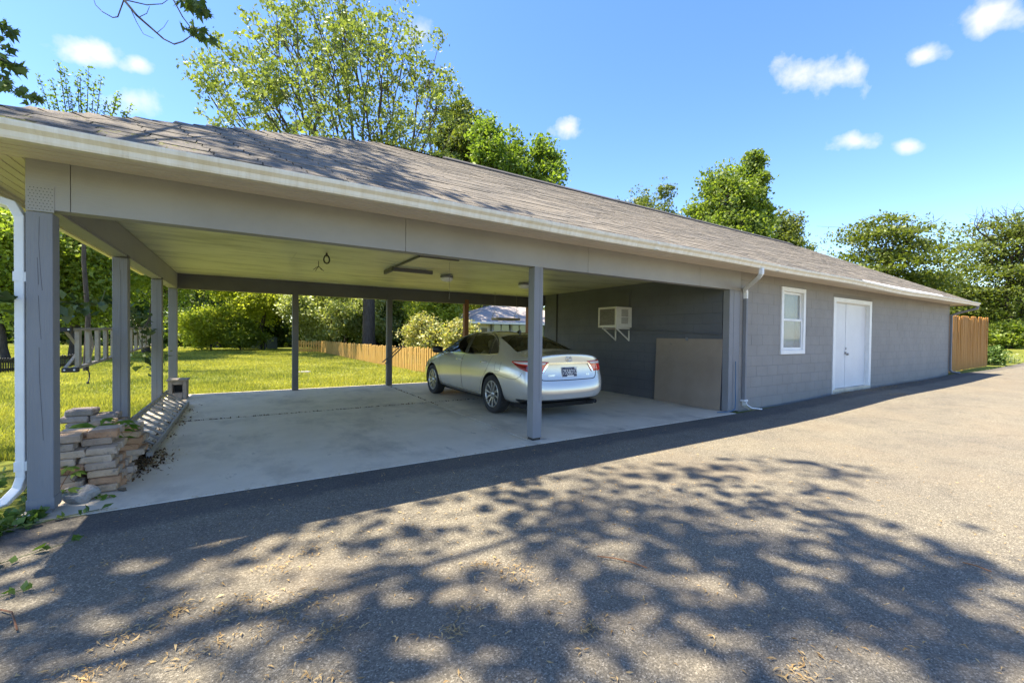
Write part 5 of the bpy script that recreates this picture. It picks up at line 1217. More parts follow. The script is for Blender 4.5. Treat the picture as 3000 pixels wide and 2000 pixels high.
rock('pebble', (-.90, 4.82, 0), (.035, .028, .02), 8, M('brown_stone', (.12, .09, .055), None, rough=.9), 'small brown stone lying alone on the slab', 'stone')
# ladder lying against the posts
def ladder_floor():
    t = thing('aluminium_ladder', 'aluminium ladder lying on its edge along the left posts', 'ladder', (-1.05, 7.9, .03)); y0, y1 = 5.92, 9.75
    a = lambda y: (-.885-.03*(y-y0)/(y1-y0), .04+slab_z(y)); b_ = lambda y: (-1.205-.01*(y-y0)/(y1-y0), .255+.03*(y-y0)/(y1-y0))
    for fnc in (a, b_):
        mb = MB().tube([(fnc(y0)[0], y0, fnc(y0)[1]), (fnc(y1)[0], y1, fnc(y1)[1])], 1, rect=(.012, .034)); mb.build('rail', mAlu, t)
    for k in range(13):
        y = y0+.14+k*.292; MB().tube([(a(y)[0], y, a(y)[1]), (b_(y)[0], y, b_(y)[1])], .0165, 10).build('rung', mAlu, t)
    for k in range(13):
        y = y0+.14+k*.292; MB().box(b_(y)[0]-.006, b_(y)[0]+.006, y-.022, y+.022, b_(y)[1]+.029, b_(y)[1]+.037).build('rung_plate', mIron, t)
    for fnc in (a, b_): MB().bev(fnc(y0)[0]-.03, fnc(y0)[0]+.03, y0-.05, y0+.03, fnc(y0)[1]-.035, fnc(y0)[1]+.03, .006).build('foot', mAlu, t)
ladder_floor()
def ladder_hung():
    t = thing('step_ladder', 'weathered step ladder hung sideways outside the left posts', 'ladder', (-1.48, 8, 1.2)); y0, y1 = 5.86, 10.25; mW = M('weathered_ladder', (.33, .29, .22), (.43, .38, .30), 8, .7, .2, 40)
    up_ = lambda y: 1.375+.062*(y-y0)/(y1-y0); lo = lambda y: .98+.15*(y-y0)/(y1-y0)
    for f_, n_ in ((up_, 'rail'), (lo, 'rail')): MB().tube([(-1.48, y0, f_(y0)), (-1.48, y1, f_(y1))], 1, rect=(.022, .013)).build('rail', mW, t)
    for k in range(12):
        y = y0+.22+k*.335; MB().box(-1.497, -1.463, y-.04, y+.04, lo(y)+.012, up_(y)-.012).build('step', mW, t)
    for (f_, yy, dx) in ((up_, y0, -.03), (lo, y0, .01)):
        ft = MB().bev(-1.545+dx, -1.43+dx, yy-.05, yy+.02, f_(yy)-.024, f_(yy)+.02, .004).build('foot', mBlack, t)
        for q in (-.035, .035): MB().lathe([(.008, 0), (.008, .003), (0, .003)], 10, Matrix.Translation((-1.4875+dx+q, yy-.05, f_(yy))) @ Matrix.Rotation(math.pi/2, 4, 'X')).build('rivet', mWhite, ft)
    for pts in ([(-1.52, y0+.02, 1.36), (-1.50, y0+.24, 1.22), (-1.50, y0+.27, 1.13), (-1.53, y0+.03, .99)], [(-1.46, y0+.5, 1.37), (-1.46, y0+.62, 1.2), (-1.47, y0+.5, 1.02)]): MB().tube(pts, 1, rect=(.012, .006)).build('brace', mW, t)
    MB().tube([(-1.5, y0+.5, .99), (-1.49, y0+.56, .95), (-1.49, y0+.62, .90), (-1.49, y0+.63, .85), (-1.49, y0+.59, .81), (-1.49, y0+.58, .795)], .006, 6).tube([(-1.49, y0+.575, .80), (-1.49, y0+.57, .782)], .013, 8).build('cord', mBlack, t)
ladder_hung()
mRubC = M('cap_stone', (.22, .19, .155), (.28, .245, .20), 20, .9, .4, 60)
# concrete block with a dark hole against the rear corner post
t = thing('hollow_block', 'hollow concrete block standing at the rear left post', 'block', (-1.15, 10.75, slab_z(10.7))); zb = slab_z(10.7)+.002
MB().bev(-1.32, -1.25, 10.6, 10.9, zb, zb+.36, .008).bev(-1.09, -1.02, 10.6, 10.9, zb, zb+.36, .008).bev(-1.248, -1.092, 10.6, 10.9, zb+.29, zb+.36, .008).bev(-1.248, -1.092, 10.6, 10.9, zb, zb+.13, .008).build('shell', mPav[2], t)
MB().box(-1.248, -1.092, 10.86, 10.89, zb+.132, zb+.288).build('web', mBlack, t)
MB().bev(-1.34, -1.0, 10.56, 10.94, zb+.362, zb+.40, .008).build('cap', mRubC, t)
# leaning board
t = thing('plywood_board', 'grey-brown plywood board leaning on the carport block wall', 'board', (7.5, 5.37, 0)); mBoard = M('board_paint', (.25, .20, .15), (.29, .235, .18), 2.2, .75, .15, 30, extra=speck((.16, .15, .135), 6, .69, .03))
mb = MB(); x0, x1 = 7.475, 7.530
mb.v = [(x0-.0, 4.63, .006), (x0, 6.13, .006), (x1, 6.13, 1.342), (x1, 4.63, 1.342), (x0+.014, 4.63, .006), (x0+.014, 6.13, .006), (x1+.014, 6.13, 1.342), (x1+.014, 4.63, 1.342)]; mb.f = [(0, 1, 2, 3), (4, 7, 6, 5), (0, 4, 5, 1), (1, 5, 6, 2), (2, 6, 7, 3), (3, 7, 4, 0)]
mb.build('panel', mBoard, t); MB().box(7.50, 7.53, 5.36, 5.40, 1.30, 1.37).build('clip', mGrey, t)
# window air conditioner on brackets
def ac():
    t = thing('air_conditioner', 'beige window air conditioner on brackets high on the carport wall', 'air conditioner', (7.3, 7.15, 1.57)); mB = M('ac_beige', (.60, .58, .50), (.66, .64, .57), 6, .5, .05, 30, extra=speck((.33, .29, .2), 8, .68, .05)); mCoil = M('ac_coil', (.13, .12, .105), (.2, .19, .17), 20, .6, .3, 60); x0, x1, y0, y1, z0, z1 = 7.05, 7.555, 6.86, 7.44, 1.575, 2.045
    b = MB()
    for q in ((x0, x0+.03, y0, y1, z1-.045, z1), (x0, x0+.03, y0, y1, z0, z0+.055), (x0, x0+.03, y0, y0+.05, z0+.055, z1-.045), (x0, x0+.03, y1-.04, y1, z0+.055, z1-.045), (x0+.03, x1, y0, y1, z0+.001, z1-.001)): b.box(*q)
    c = bevel_mod(b.build('case', mB, t), .006, 2)
    MB().box(x0+.012, x0+.029, y0+.051, y1-.041, z0+.056, z1-.046).build('coil', mCoil, t)
    fn_ = MB()
    for k in range(22): z = z0+.066+k*.0172; fn_.box(x0+.009, x0+.0125, y0+.052, y1-.042, z, z+.004)
    fn_.build('coil_fins', mCoil, t)
    for (za, zb_) in ((z0+.09, z0+.225), (z0+.255, z1-.06)):
        g = MB().box(x0+.17, x1-.12, y0-.004, y0-.0008, za, zb_).build('side_grille', mCoil, t); lv = MB()
        for k in range(9): x = x0+.18+k*.024; lv.box(x, x+.008, y0-.008, y0-.0042, za+.005, zb_-.005)
        lv.build('louvres', mB, g)
    for yy in (y0+.06, y1-.1):
        MB().box(x0+.06, x1, yy, yy+.03, z0-.035, z0-.002).tube([(x0+.10, yy+.015, z0-.03), (x1, yy+.015, z0-.30)], 1, rect=(.012, .012)).box(x1-.02, x1, yy, yy+.03, z0-.31, z0-.036).build('bracket', mB, t)
    MB().box(7.538, 7.556, 6.93, 7.60, 2.05, 2.385).build('patch_board', mBlockS, t)
ac()
# pipes on the wall
o = MB().tube([(7.535, 7.05, 1.525), (7.535, 6.2, 1.515), (7.535, 5.4, 1.47), (7.535, 4.68, 1.425)], .012, 8).build('wall_conduit', mBlockS); tag(o, 'thin painted conduit running from the air conditioner along the wall', 'pipe')
o = MB().tube([(7.54, 9.65, .03), (7.54, 9.65, 2.56)], .016, 8).build('wall_pipe', mBlack); tag(o, 'black vertical pipe on the carport wall behind the car', 'pipe')
o = MB().tube([(7.70, 4.47, .93), (7.705, 4.465, .7), (7.69, 4.46, .45), (7.70, 4.455, .2), (7.66, 4.44, .06), (7.55, 4.43, .022), (7.35, 4.47, .018), (7.2, 4.5, .018)], .008, 8).build('blue_hose', M('hose_blue', (.02, .10, .20), None, rough=.4)); tag(o, 'blue hose hanging down the post at the wall corner', 'hose')
# ceiling lamps
for i, (x, y, lab) in enumerate(((3.445, 8.05, 'white dome ceiling lamp near the attic hatch'), (5.4, 8.15, 'white dome ceiling lamp nearer the block wall'))):
    t = thing('ceiling_lamp', lab, 'lamp', (x, y, ZC-.004)); m4 = Matrix.Translation((x, y, ZC-.004)) @ Matrix.Rotation(math.pi, 4, 'X')
    MB().lathe([(0, .0), (.125, 0), (.13, .012), (.128, .045), (.118, .05)], 32, m4).build('base', mGrey, t, True); MB().lathe([(.12, .046), (.135, .052), (.13, .072), (.11, .10), (.07, .122), (0, .13)], 32, m4).build('glass_dome', M('opal_%d' % i, (.9, .9, .86), None, rough=.25), t, True)
# attic hatch, hooks
t = thing('attic_hatch', 'attic hatch with loose trim boards and pull cord in the carport ceiling', 'hatch', (2.5, 6.9, ZC)); z = ZC-.004
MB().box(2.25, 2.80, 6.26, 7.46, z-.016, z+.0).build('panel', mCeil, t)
for q in ((2.20, 2.92, 7.47, 7.53, z-.085, z-.02), (2.19, 2.235, 7.54, 8.12, z-.07, z-.002), (2.205, 2.23, 6.22, 7.46, z-.03, z-.002), (2.235, 2.86, 6.18, 6.225, z-.03, z-.002)): MB().box(*q).build('trim_board', mDarkPly, t)
MB().tube([(2.83, 6.5, z), (2.83, 6.5, z-.62)], .0028, 5).build('pull_cord', mPly, t)
for (x, y, kind) in ((1.01, 6.9, 0), (1.01, 7.75, 1)):
    if kind == 0:
        o = MB().tube([(x+.045*math.sin(s_)*(.55+.45*math.sin(s_/2)), y, ZC-.03-.075*(1-math.cos(s_))/1.2) for s_ in np.linspace(0, 2*math.pi, 25)], .011, 6, False).tube([(x, y, ZC), (x, y, ZC-.05)], .014, 8).build('ceiling_hook', mIron); tag(o, 'black teardrop ring hanging from the carport ceiling', 'hook')
    else:
        h_ = MB().tube([(x, y, ZC), (x, y, ZC-.10)], .006, 6)
        for k in range(4): a = k*1.57+.4; h_.tube([(x, y, ZC-.09), (x+.05*math.cos(a), y+.05*math.sin(a), ZC-.12), (x+.09*math.cos(a), y+.09*math.sin(a), ZC-.155)], .005, 5)
        o = h_.build('ceiling_hanger', mIron); tag(o, 'small four-armed wire hanger under the carport ceiling', 'hook')
# pot rack
def pot_rack():
    t = thing('pot_rack', 'hanging pan rack with scroll ends near the rear beam', 'rack', (6.2, 10.3, 1.83)); mS = M('rack_steel', (.42, .40, .36), None, rough=.4, metal=.7); mT = M('rack_wood', (.26, .22, .15), (.32, .28, .2), 8, .6)
    x0, x1, y0, y1, z = 5.86, 6.60, 10.12, 10.5, 1.825
    for q in ((x0, x1, y0, y0+.018, z-.03, z+.03), (x0, x1, y1-.018, y1, z-.03, z+.03), (x0, x0+.018, y0+.018, y1-.018, z-.03, z+.03), (x1-.018, x1, y0+.018, y1-.018, z-.03, z+.03)): MB().box(*q).build('frame_bar', mT, t)
    ym = (y0+y1)/2
    for x in (x0+.01, x1-.01):
        pts = [(x, ym+.15*math.cos(a)*(1 if abs(math.cos(a)) < .9 else 1), z+.03+.15*math.sin(a)) for a in np.linspace(-.3, math.pi+.3, 20)]; MB().tube(pts, .006, 6).tube([(x, ym+.12+.03*math.cos(a), z+.05+.03*math.sin(a)) for a in np.linspace(0, 5, 12)], .005, 5).tube([(x, ym-.12+.03*math.cos(a), z+.05+.03*math.sin(a)) for a in np.linspace(math.pi, math.pi-5, 12)], .005, 5).build('scroll', mS, t)
        MB().tube([(x, ym, z+.18), (x, ym, ZC-.004)], .004, 5).build('chain', mS, t)
    for k in range(5):
        for yy in (y0+.009, y1-.009):
            x = x0+.05+k*.16; MB().tube([(x, yy, z-.028), (x, yy, z-.09), (x+.012, yy-.01, z-.115), (x+.028, yy-.02, z-.105), (x+.032, yy-.024, z-.085)], .004, 5).build('hook', mS, t)
pot_rack()
t = thing('shelf_bracket', 'dark wooden shelf on a diagonal brace at a rear post', 'shelf', (3.3, 11.0, 1.0))
MB().box(3.23, 3.58, 10.98, 11.2, 1.015, 1.035).build('shelf_board', mDarkPly, t); MB().tube([(3.46, 11.03, 1.01), (3.03, 11.03, .60)], 1, rect=(.015, .012)).build('brace', mDarkPly, t); MB().tube([(3.40, 11.1, 1.01), (2.96, 11.03, .64)], 1, rect=(.012, .01)).build('brace', mDarkPly, t)
# ------------------------------------------------------------------ fences
def picket_mesh(w, h, th, mat, nm='picket', ear=True):
    mb = MB(); e = w*.28
    pr = [(-w/2, 0), (w/2, 0), (w/2, h-e), (w/2-e, h), (-w/2+e, h), (-w/2, h-e)] if ear else [(-w/2, 0), (w/2, 0), (w/2, h), (-w/2, h)]
    mb.ext([(p_, q_) for p_, q_ in pr], -th/2, th/2, 'Y'); mb.v = [(x, y, z) for (x, y, z) in mb.v]; me = mb.mesh(nm); me.materials.append(mat); return me
def fence(name, label, pts, h, w, pitch, th, mat, railmat, seed, rail_off, posts=True):
    r = random.Random(seed); t = thing(name, label, 'fence', (pts[0][0], pts[0][1], gz(*pts[0]))); protos = [picket_mesh(w*r.uniform(.92, 1.0), h*r.uniform(.96, 1.04), th, mat) for k in range(6)]
    for (a, b) in zip(pts[:-1], pts[1:]):
        a, b = Vector(a), Vector(b); L_ = (b-a).length; d = (b-a)/L_; n_ = int(L_/pitch); ang = math.atan2(d.y, d.x)
        for k in range(n_+1):
            p_ = a+d*k*pitch; link('picket', protos[r.randrange(6)], t, (p_.x+r.uniform(-.004, .004), p_.y, gz(p_.x, p_.y)+r.uniform(-.0, .03)), (r.uniform(-.012, .012), r.uniform(-.012, .012), ang))
        nrm = Vector((-d.y, d.x))*rail_off
        for f_ in (.22, .78):
            pa, pb_ = a+nrm, b+nrm; MB().tube([(pa.x, pa.y, gz(a.x, a.y)+h*f_), (pb_.x, pb_.y, gz(b.x, b.y)+h*f_)], 1, rect=(.018, .04)).build('rail', railmat, t)
        if posts:
            for k in range(int(L_/2.4)+1):
                p_ = a+d*k*2.4+nrm*2.2; z = gz(p_.x, p_.y); MB().box(p_.x-.045, p_.x+.045, p_.y-.045, p_.y+.045, z-.05, z+h*.98).build('fence_post', railmat, t)
    return t
fence('picket_fence', 'low golden pine picket fence along the right of the back lawn', [(5.75, 12.3), (5.48, 15.1), (4.95, 36.3), (3.2, 37.2)], .90, .125, .19, .018, mPine, mPine, 5, -.03)
fence('cedar_fence', 'tall orange cedar privacy fence at the far end of the building', [(21.12, 4.62), (27.1, 4.62)], 2.03, .138, .146, .019, mCedar, mCedar, 6, .03)
fence('black_fence', 'low dark slatted fence at the left back of the lawn', [(-8.6, 17.5), (-6.9, 20.8), (-5.9, 24.6)], .50, .05, .095, .02, mBlack, mBlack, 7, .02)
t = thing('garden_screen', 'dark green garden screen under the pale arching tree', 'screen', (*at(765, 41), -.2)); mScr = M('screen_green', (.035, .05, .04), None, rough=.7)
for k in range(3):
    a_, b_ = at(718+k*32, 41), at(748+k*32, 41); mb = MB(); z0 = gz(*a_)-.05
    mb.v = [(a_[0], a_[1], z0), (b_[0], b_[1], z0), (b_[0], b_[1], z0+1.45-.12*k), (a_[0], a_[1], z0+1.5-.12*k)]; mb.v += [(x+.03, y+.04, z) for (x, y, z) in mb.v]; mb.f = [(0, 1, 2, 3), (4, 7, 6, 5), (0, 4, 5, 1), (1, 5, 6, 2), (2, 6, 7, 3), (3, 7, 4, 0)]; mb.build('screen_panel', mScr, t)
o = MB().bev(1.45, 1.95, 16.75, 17.1, gz(1.6, 16.9)-.01, gz(1.6, 16.9)+.05, .01).build('stepping_stone', mRub); tag(o, 'pale flat stone set in the sunny lawn', 'stone')
# ------------------------------------------------------------------ white house beyond
def house():
    t = thing('white_house', 'low white house with a pale hip roof and a glazed porch behind the fence', 'house', (18, 29, -.1)); mW = M('house_white', (.70, .69, .66), None, rough=.7); mGr = M('house_grey', (.24, .25, .25), None, rough=.6); mRoof = M('house_shingle', (.30, .265, .24), (.38, .34, .31), 3, .95, .3, 40, extra=speck((.28, .27, .26), 1.2, .6, .1, (.3, 4, 1)))
    mHG = bpy.data.materials.new('house_glass'); mHG.use_nodes = True; b = mHG.node_tree.nodes['Principled BSDF']; b.inputs['Base Color'].default_value = (.10, .14, .12, 1); b.inputs['Roughness'].default_value = .05; b.inputs['Metallic'].default_value = .3
    x0, x1, y0, y1, ze, k = 12.3, 24.5, 25.4, 33.5, 2.28, .36; hd = (y1-y0)/2; zr = ze+k*hd
    rf = MB(); rf.v = [(x0, y0, ze), (x1, y0, ze), (x1, y1, ze), (x0, y1, ze), (x0+hd, (y0+y1)/2, zr), (x1-hd, (y0+y1)/2, zr)]; rf.v += [(x, y, z-.12) for (x, y, z) in rf.v[:4]]; rf.f = [(0, 1, 5, 4), (1, 2, 5), (2, 3, 4, 5), (3, 0, 4), (0, 6, 7, 1), (1, 7, 8, 2), (2, 8, 9, 3), (3, 9, 6, 0), (6, 9, 8, 7)]; rf = rf.build('roof', mRoof, t)
    MB().box(x0-.06, x1+.06, y0-.08, y0-.002, ze-.13, ze+.01).build('gutter', mW, rf); MB().box(x0-.08, x0-.002, y0, y1, ze-.13, ze+.01).build('gutter', mW, rf)
    MB().box(x0+.6, x1-.5, y0+1.0, y1-.5, -.15, ze-.12).build('wall', mW, t)
    MB().box(x0+2.35, x1-.6, y0+.75, y0+.99, -.15, .75).build('porch_wall', mGr, t)
    for kx in range(6):
        xx = x0+2.35+kx*1.55; MB().box(xx, xx+.16, y0+.72, y0+.98, .75, ze-.12).build('porch_post', mGr, t)
        w_ = MB().box(xx+.17, xx+1.54, y0+.84, y0+.87, .76, ze-.13).build('porch_window', mHG, t); MB().box(xx+.8, xx+.86, y0+.80, y0+.835, .76, ze-.13).build('mullion', mGr, w_)
    for (a, b_) in ((x0+.85, x0+1.35), (x0+1.6, x0+2.1)):
        w_ = MB().box(a-.07, b_+.07, y0+.955, y0+.998, .72, ze-.3).build('window', mW, t); MB().box(a, b_, y0+.94, y0+.953, .8, ze-.38).build('pane', mHG, w_)
house()
# ------------------------------------------------------------------ creepers, cane, ivy, litter
mCreep = leaf_mat('leaf_creeper', (.07, .14, .015), (.14, .22, .03), .4, .06); mCane = leaf_mat('leaf_cane', (.02, .042, .016), (.05, .085, .03), .2, .16, .3); mIvy = leaf_mat('leaf_ivy', (.05, .10, .018), (.13, .19, .04), .3, .08)
def leafy(name, label, cat, stems, leaves, size, mat, seed, up=.6, asp=.7, r=.004, smat=None):
    rng = np.random.default_rng(seed); t = thing(name, label, cat, tuple(stems[0][0])); mb = MB()
    sm = smat or M(name+'_stem', (.10, .12, .04), None, rough=.7)
    for s_ in stems: MB().tube(s_, [r*(1-.6*i/len(s_)) for i in range(len(s_))], 6).build('stem', sm, t)
    leaf_obj('leaves', leaves(rng), size, rng, mat, t, up=up, asp=asp); return t
cane = [(-1.46, 4.2, 1.60), (-1.47, 4.9, 1.61), (-1.45, 5.5, 1.635), (-1.46, 6.2, 1.64), (-1.44, 6.9, 1.70), (-1.45, 7.5, 1.72), (-1.45, 8.2, 1.58), (-1.44, 8.9, 1.42), (-1.45, 9.5, 1.18), (-1.43, 9.9, .92), (-1.42, 10.1, .78)]
def cl(rng):
    out = []
    for (y, z, n_, s_) in ((5.45, 1.62, 10, .06), (5.7, 1.57, 12, .07), (6.05, 1.64, 10, .06), (6.35, 1.66, 9, .06), (6.85, 1.70, 9, .06), (7.2, 1.70, 8, .08), (7.5, 1.66, 12, .09), (8.0, 1.53, 10, .09), (8.4, 1.50, 14, .11), (8.8, 1.38, 18, .13), (9.3, 1.24, 10, .1), (9.7, .98, 20, .12), (9.85, .84, 26, .13), (10.2, .9, 8, .12), (4.5, 1.62, 6, .05)): out.append(np.array([-1.45, y, z])+rng.normal(size=(n_, 3))*s_*np.array([.9, 1, .8]))
    return np.concatenate(out)
leafy('rose_cane', 'long arching rose cane with dark leaves outside the left posts', 'plant', [cane, [(-1.45, 6.7, 1.66), (-1.42, 6.72, 1.78), (-1.41, 6.73, 1.84)], [(-1.44, 8.2, 1.58), (-1.44, 8.7, 1.30), (-1.45, 9.2, 1.05)]], cl, .105, mCane, 4, r=.007)
def creeper():
    rng = np.random.default_rng(14); t = thing('creeper', 'bright green five-leaved creeper sprawling over the brick heaps', 'plant', (-1.2, 5.6, .2)); V = []; st = MB()
    base = [(-1.34, 5.55, .49), (-1.26, 5.50, .475), (-1.22, 5.58, .45), (-1.17, 5.62, .46), (-1.11, 5.66, .43), (-1.08, 5.70, .37), (-1.12, 5.60, .34), (-1.06, 5.74, .46), (-1.2, 5.7, .50), (-1.02, 5.72, .42), (-1.15, 5.56, .25), (-1.13, 5.55, .19), (-1.05, 5.68, .30), (-1.24, 4.80, .26), (-1.18, 4.77, .22), (-1.08, 4.73, .035), (-.96, 4.66, .03), (-1.2, 4.66, .12)]
    i = 0; F_ = []
    for b in base:
        b = np.array(b); n_ = 5; a0 = rng.uniform(0, 6); s_ = rng.uniform(.085, .125)*(1 if b[1] > 5 else .75)
        for k in range(n_):
            a = a0+(k-2)*.85; d = np.array([math.cos(a), math.sin(a)*.8-.25, -.25+rng.normal()*.15]); d /= np.linalg.norm(d); w = np.cross(d, np.array([0, -.35, 1.])); w /= np.linalg.norm(w); up_ = np.cross(w, d)
            V += [b, b+d*s_*.5+w*s_*.24, b+d*s_*1.15-up_*s_*.15, b+d*s_*.5-w*s_*.24]; F_.append((i, i+1, i+2, i+3)); i += 4
        st.tube([tuple(b), tuple(b+np.array([rng.normal()*.03, .03, -.06])), tuple(b+np.array([rng.normal()*.05, .08, -.12]))], .002, 4)
    o_ = None; st.tube([(-1.05, 5.5, .10), (-1.06, 5.52, .2), (-1.1, 5.54, .27), (-1.15, 5.6, .38), (-1.22, 5.6, .45)], .004, 5); st.tube([(-1.3, 4.78, .02), (-1.25, 4.78, .15), (-1.2, 4.76, .25)], .003, 5); st.tube([(-1.02, 5.0, .02), (-1.02, 4.98, .14), (-1.08, 4.92, .19), (-1.16, 4.9, .18)], .003, 5)
    link('leaves', arrmesh('leaves', np.array(V), np.array(F_), mCreep, attr=rng.random(len(F_))), t); o_ = st.build('stem', mBrown, t); o_['kind'] = 'stuff'
creeper()
def ivy(rng):
    C = []
    for k in range(900):
        y = rng.uniform(3.3, 4.45); x = -1.38-abs(rng.normal())*.35-max(0, 4.0-y)*.25+(.12 if y > 4.2 else 0); C.append((x, y, rng.uniform(0, .07)))
    for k in range(240): C.append((rng.uniform(-2.4, -1.45), rng.uniform(4.4, 6.0), rng.uniform(-.01, .06)))
    return np.array(C)
leafy('ground_ivy', 'low trailing ivy at the foot of the corner post', 'plant', [[(-1.9, 3.8, .02), (-1.6, 4.0, .03), (-1.35, 4.2, .02), (-1.1, 4.32, .015), (-.95, 4.36, .015)], [(-1.8, 4.2, .02), (-1.4, 4.3, .02), (-1.0, 4.28, .015)]], ivy, .055, mIvy, 6)
def runner(name, label, pts, seed):
    def lv(rng): return np.concatenate([np.array(p_)+rng.normal(size=(3, 3))*np.array([.018, .018, .006])+np.array([0, 0, .012]) for p_ in pts[1:]])
    leafy(name, label, 'plant', [pts], lv, .048, mIvy, seed, r=.0035)
runner('vine_runner', 'thin green vine runner trailing onto the asphalt near the post', [(-1.7, 3.45, .012), (-1.4, 3.52, .012), (-1.22, 3.63, .012), (-1.08, 3.72, .012), (-.92, 3.80, .012)], 3)
runner('vine_runner', 'short vine runner on the asphalt edge farthest from the post', [(-1.5, 3.02, .012), (-1.2, 3.1, .012), (-1.05, 3.18, .012), (-.97, 3.22, .012)], 8)
runner('vine_runner', 'leafy vine sprig lying against the slab corner', [(-1.3, 4.22, .012), (-1.15, 4.30, .014), (-1.02, 4.33, .016), (-.9, 4.36, .014)], 9)
mLit = leaf_mat('dry_litter', (.24, .15, .06), (.55, .40, .19), .15, .03, tint=(1, .8, .5))
def litter():
    rng = np.random.default_rng(33); P_ = []
    for k in range(3600):                                            # scattered seeds
        x = rng.uniform(-1.2, 6.5); y = rng.uniform(.2, 4.3)
        if rng.random() < .2+.8*math.exp(-((x-1.5)/2.3)**2): P_.append((x, y))
    for (x, y, n_, s_) in PILES: P_ += [(x+rng.normal()*s_*1.5, y+rng.normal()*s_) for k in range(n_)]
    for k in range(700): P_.append((rng.uniform(11.0, 20.5), 4.45-abs(rng.normal())*.22))
    for (x, y, s_) in ((13.2, 4.15, .35), (14.3, 4.2, .3), (12.6, 3.55, .3), (16.5, 4.3, .5), (12.0, 4.3, .2)): P_ += [(x+rng.normal()*s_, min(4.46, y+rng.normal()*s_*.3)) for k in range(240)]
    for k in range(260): P_.append((rng.uniform(-1, 7.2), 4.33+rng.normal()*.012))
    for k in range(260): P_.append((rng.uniform(6, 30), rng.uniform(-4, 3.6)))
    P_ = np.array(P_); n = len(P_); z = road_z(P_[:, 0])+.006+.006*rng.random(n)
    for k in range(n):
        if SX0 < P_[k, 0] < SX1 and P_[k, 1] > SY0: z[k] = slab_z(P_[k, 1])+.006
    S = np.concatenate([P_, z[:, None]], 1)
    Q = np.stack([rng.normal(-1.0, .1, 700), rng.uniform(5.3, 10.5, 700), np.zeros(700)], 1); Q2 = np.stack([rng.normal(-.9, .14, 420), rng.normal(5.75, .22, 420), np.zeros(420)], 1); Q = np.concatenate([Q, Q2]); Q[:, 2] = slab_z(Q[:, 1])+.005+.012*rng.random(len(Q)); S = np.concatenate([S, Q])
    n = len(S); a = rng.uniform(0, 2*math.pi, n); L_ = rng.uniform(.016, .043, n); w = L_*rng.uniform(.05, .13, n); d = np.stack([np.cos(a), np.sin(a), rng.normal(size=n)*.12], 1); p = np.stack([-np.sin(a), np.cos(a), rng.normal(size=n)*.3], 1); cv = rng.normal(size=(n, 1))*.12
    A = S-d*L_[:, None]*.5; B = S+p*(L_[:, None]*cv)+np.array([0, 0, .004]); C = S+d*L_[:, None]*.5; W = p*w[:, None]
    V = np.stack([A, B-W, B+W, C], 1).reshape(-1, 3); i = np.arange(n)*4; F_ = np.stack([i, i+1, i+3, i+2], 1)
    o = link('leaf_litter', arrmesh('leaf_litter', V, F_, mLit, attr=rng.random(n))); tag(o, 'dry tan seeds and leaf bits scattered over the asphalt', 'litter'); o['kind'] = 'stuff'
def gnd(px, py):
    v = fw*1241.06+rt2*(px-1500)+up2*(1000-py); t_ = -CAM_H/v.z; return v.x*t_, v.y*t_
PILES = [(*gnd(px, py), n_, s_) for (px, py, n_, s_) in ((900, 1615, 50, .05), (705, 1770, 70, .06), (860, 1780, 130, .07), (960, 1850, 60, .05), (600, 1900, 60, .05), (520, 1790, 50, .04), (400, 1850, 60, .05), (240, 1985, 90, .07), (1330, 1850, 50, .03), (1410, 1655, 30, .035), (1500, 1665, 40, .06), (1725, 1840, 40, .03), (2350, 1970, 50, .035), (1360, 1788, 30, .03), (1540, 1695, 24, .05), (800, 1665, 30, .04), (2500, 1905, 20, .08), (950, 1990, 30, .05), (340, 1640, 16, .03))]
litter()
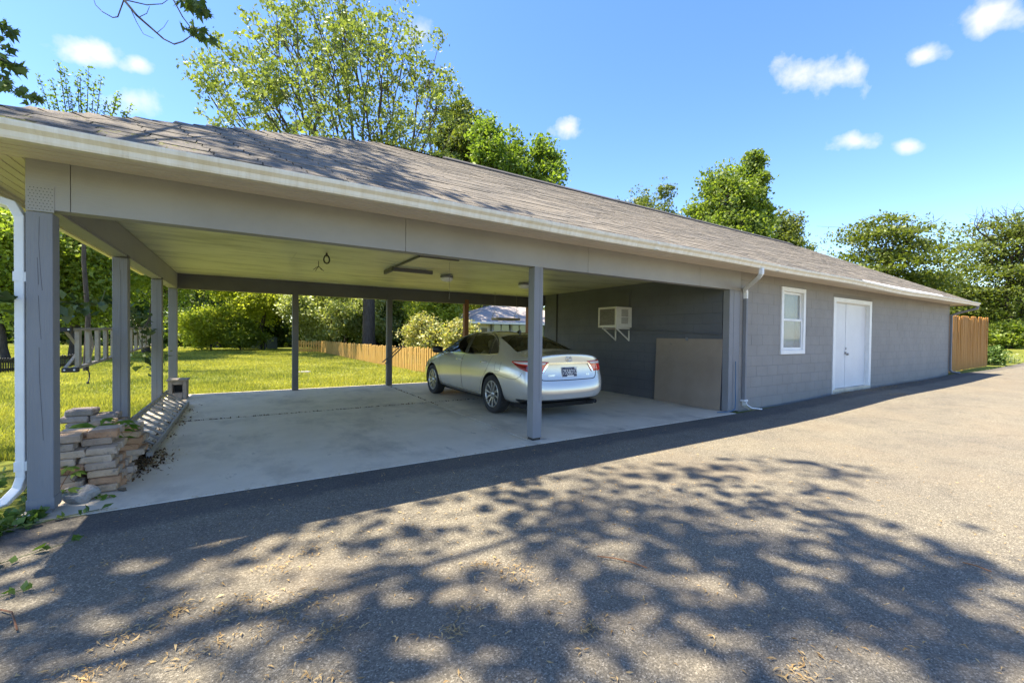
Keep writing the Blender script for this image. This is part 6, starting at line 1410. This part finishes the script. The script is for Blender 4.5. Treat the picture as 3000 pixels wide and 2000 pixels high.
def debris():
    rng = np.random.default_rng(44); n = 1300; x = np.where(rng.random(n) < .55, rng.normal(-.93, .10, n), rng.normal(-.97, .05, n)); y = np.where(rng.random(n) < .6, rng.normal(5.72, .25, n), rng.uniform(5.0, 9.6, n)); C = np.stack([x, y, slab_z(y)+.004+.022*rng.random(n)], 1)
    m_ = 520; xj = np.concatenate([rng.uniform(SX0+.3, SX1-.1, m_), jx+rng.normal(0, .006, m_//5)]); yj = np.concatenate([jy+rng.normal(0, .007, m_), rng.uniform(7.6, SY1-.1, m_//5)]); C = np.concatenate([C, np.stack([xj, yj, slab_z(yj)+.002], 1)])
    o = leaf_obj('dead_leaves', C, .035, rng, mDead, None, up=1.2, asp=.5); tag(o, 'dark dead leaf bits along the fallen ladder and in the slab joints', 'leaves'); o['kind'] = 'stuff'
mDead = leaf_mat('dead_leaf', (.035, .022, .012), (.16, .095, .045), .1, .03, tint=(1, .8, .5))
debris()
for i, (pts, lab) in enumerate((([gnd(1750, 1632), gnd(1800, 1640), gnd(1850, 1650), gnd(1895, 1668)], 'curved brown twig on the sunlit asphalt in front of the middle post'), ([gnd(2820, 1650), gnd(2860, 1662), gnd(2905, 1678)], 'short twig on the asphalt toward the road side'), ([gnd(0, 1790), gnd(35, 1800), gnd(50, 1850)], 'pale bent stem on the asphalt left of the drive'))):
    o = MB().tube([(x, y, .009+.004*(k % 2)) for k, (x, y) in enumerate(pts)], .004, 5).build('twig', mBrown); tag(o, lab, 'twig')
T('fence_plant', 'leafy green plant at the end of the cedar fence', 2905, 19.2, 1020, 60, mIvy, .08, 1400, 81, trunk=.02, zlow=0, blobs=10, cat='plant')
T('fence_plant', 'low pale-flowered plant beside the road edge', 2935, 20.5, 1045, 60, mLfP, .07, 900, 82, trunk=.02, zlow=0, blobs=8, cat='plant')
for i, (px, dp, tp, w, lab) in enumerate(((2960, 34, 945, 160, 'low green undergrowth at the foot of the twin-trunked tree'), (2830, 40, 930, 160, 'leafy undergrowth behind the cedar fence end'), (3080, 40, 930, 200, 'undergrowth along the far road side'))):
    T('undergrowth_bush', lab, px, dp, tp, w, mLfB, .16, 5000, 90+i, trunk=.06, zlow=0, blobs=16, cat='shrub')
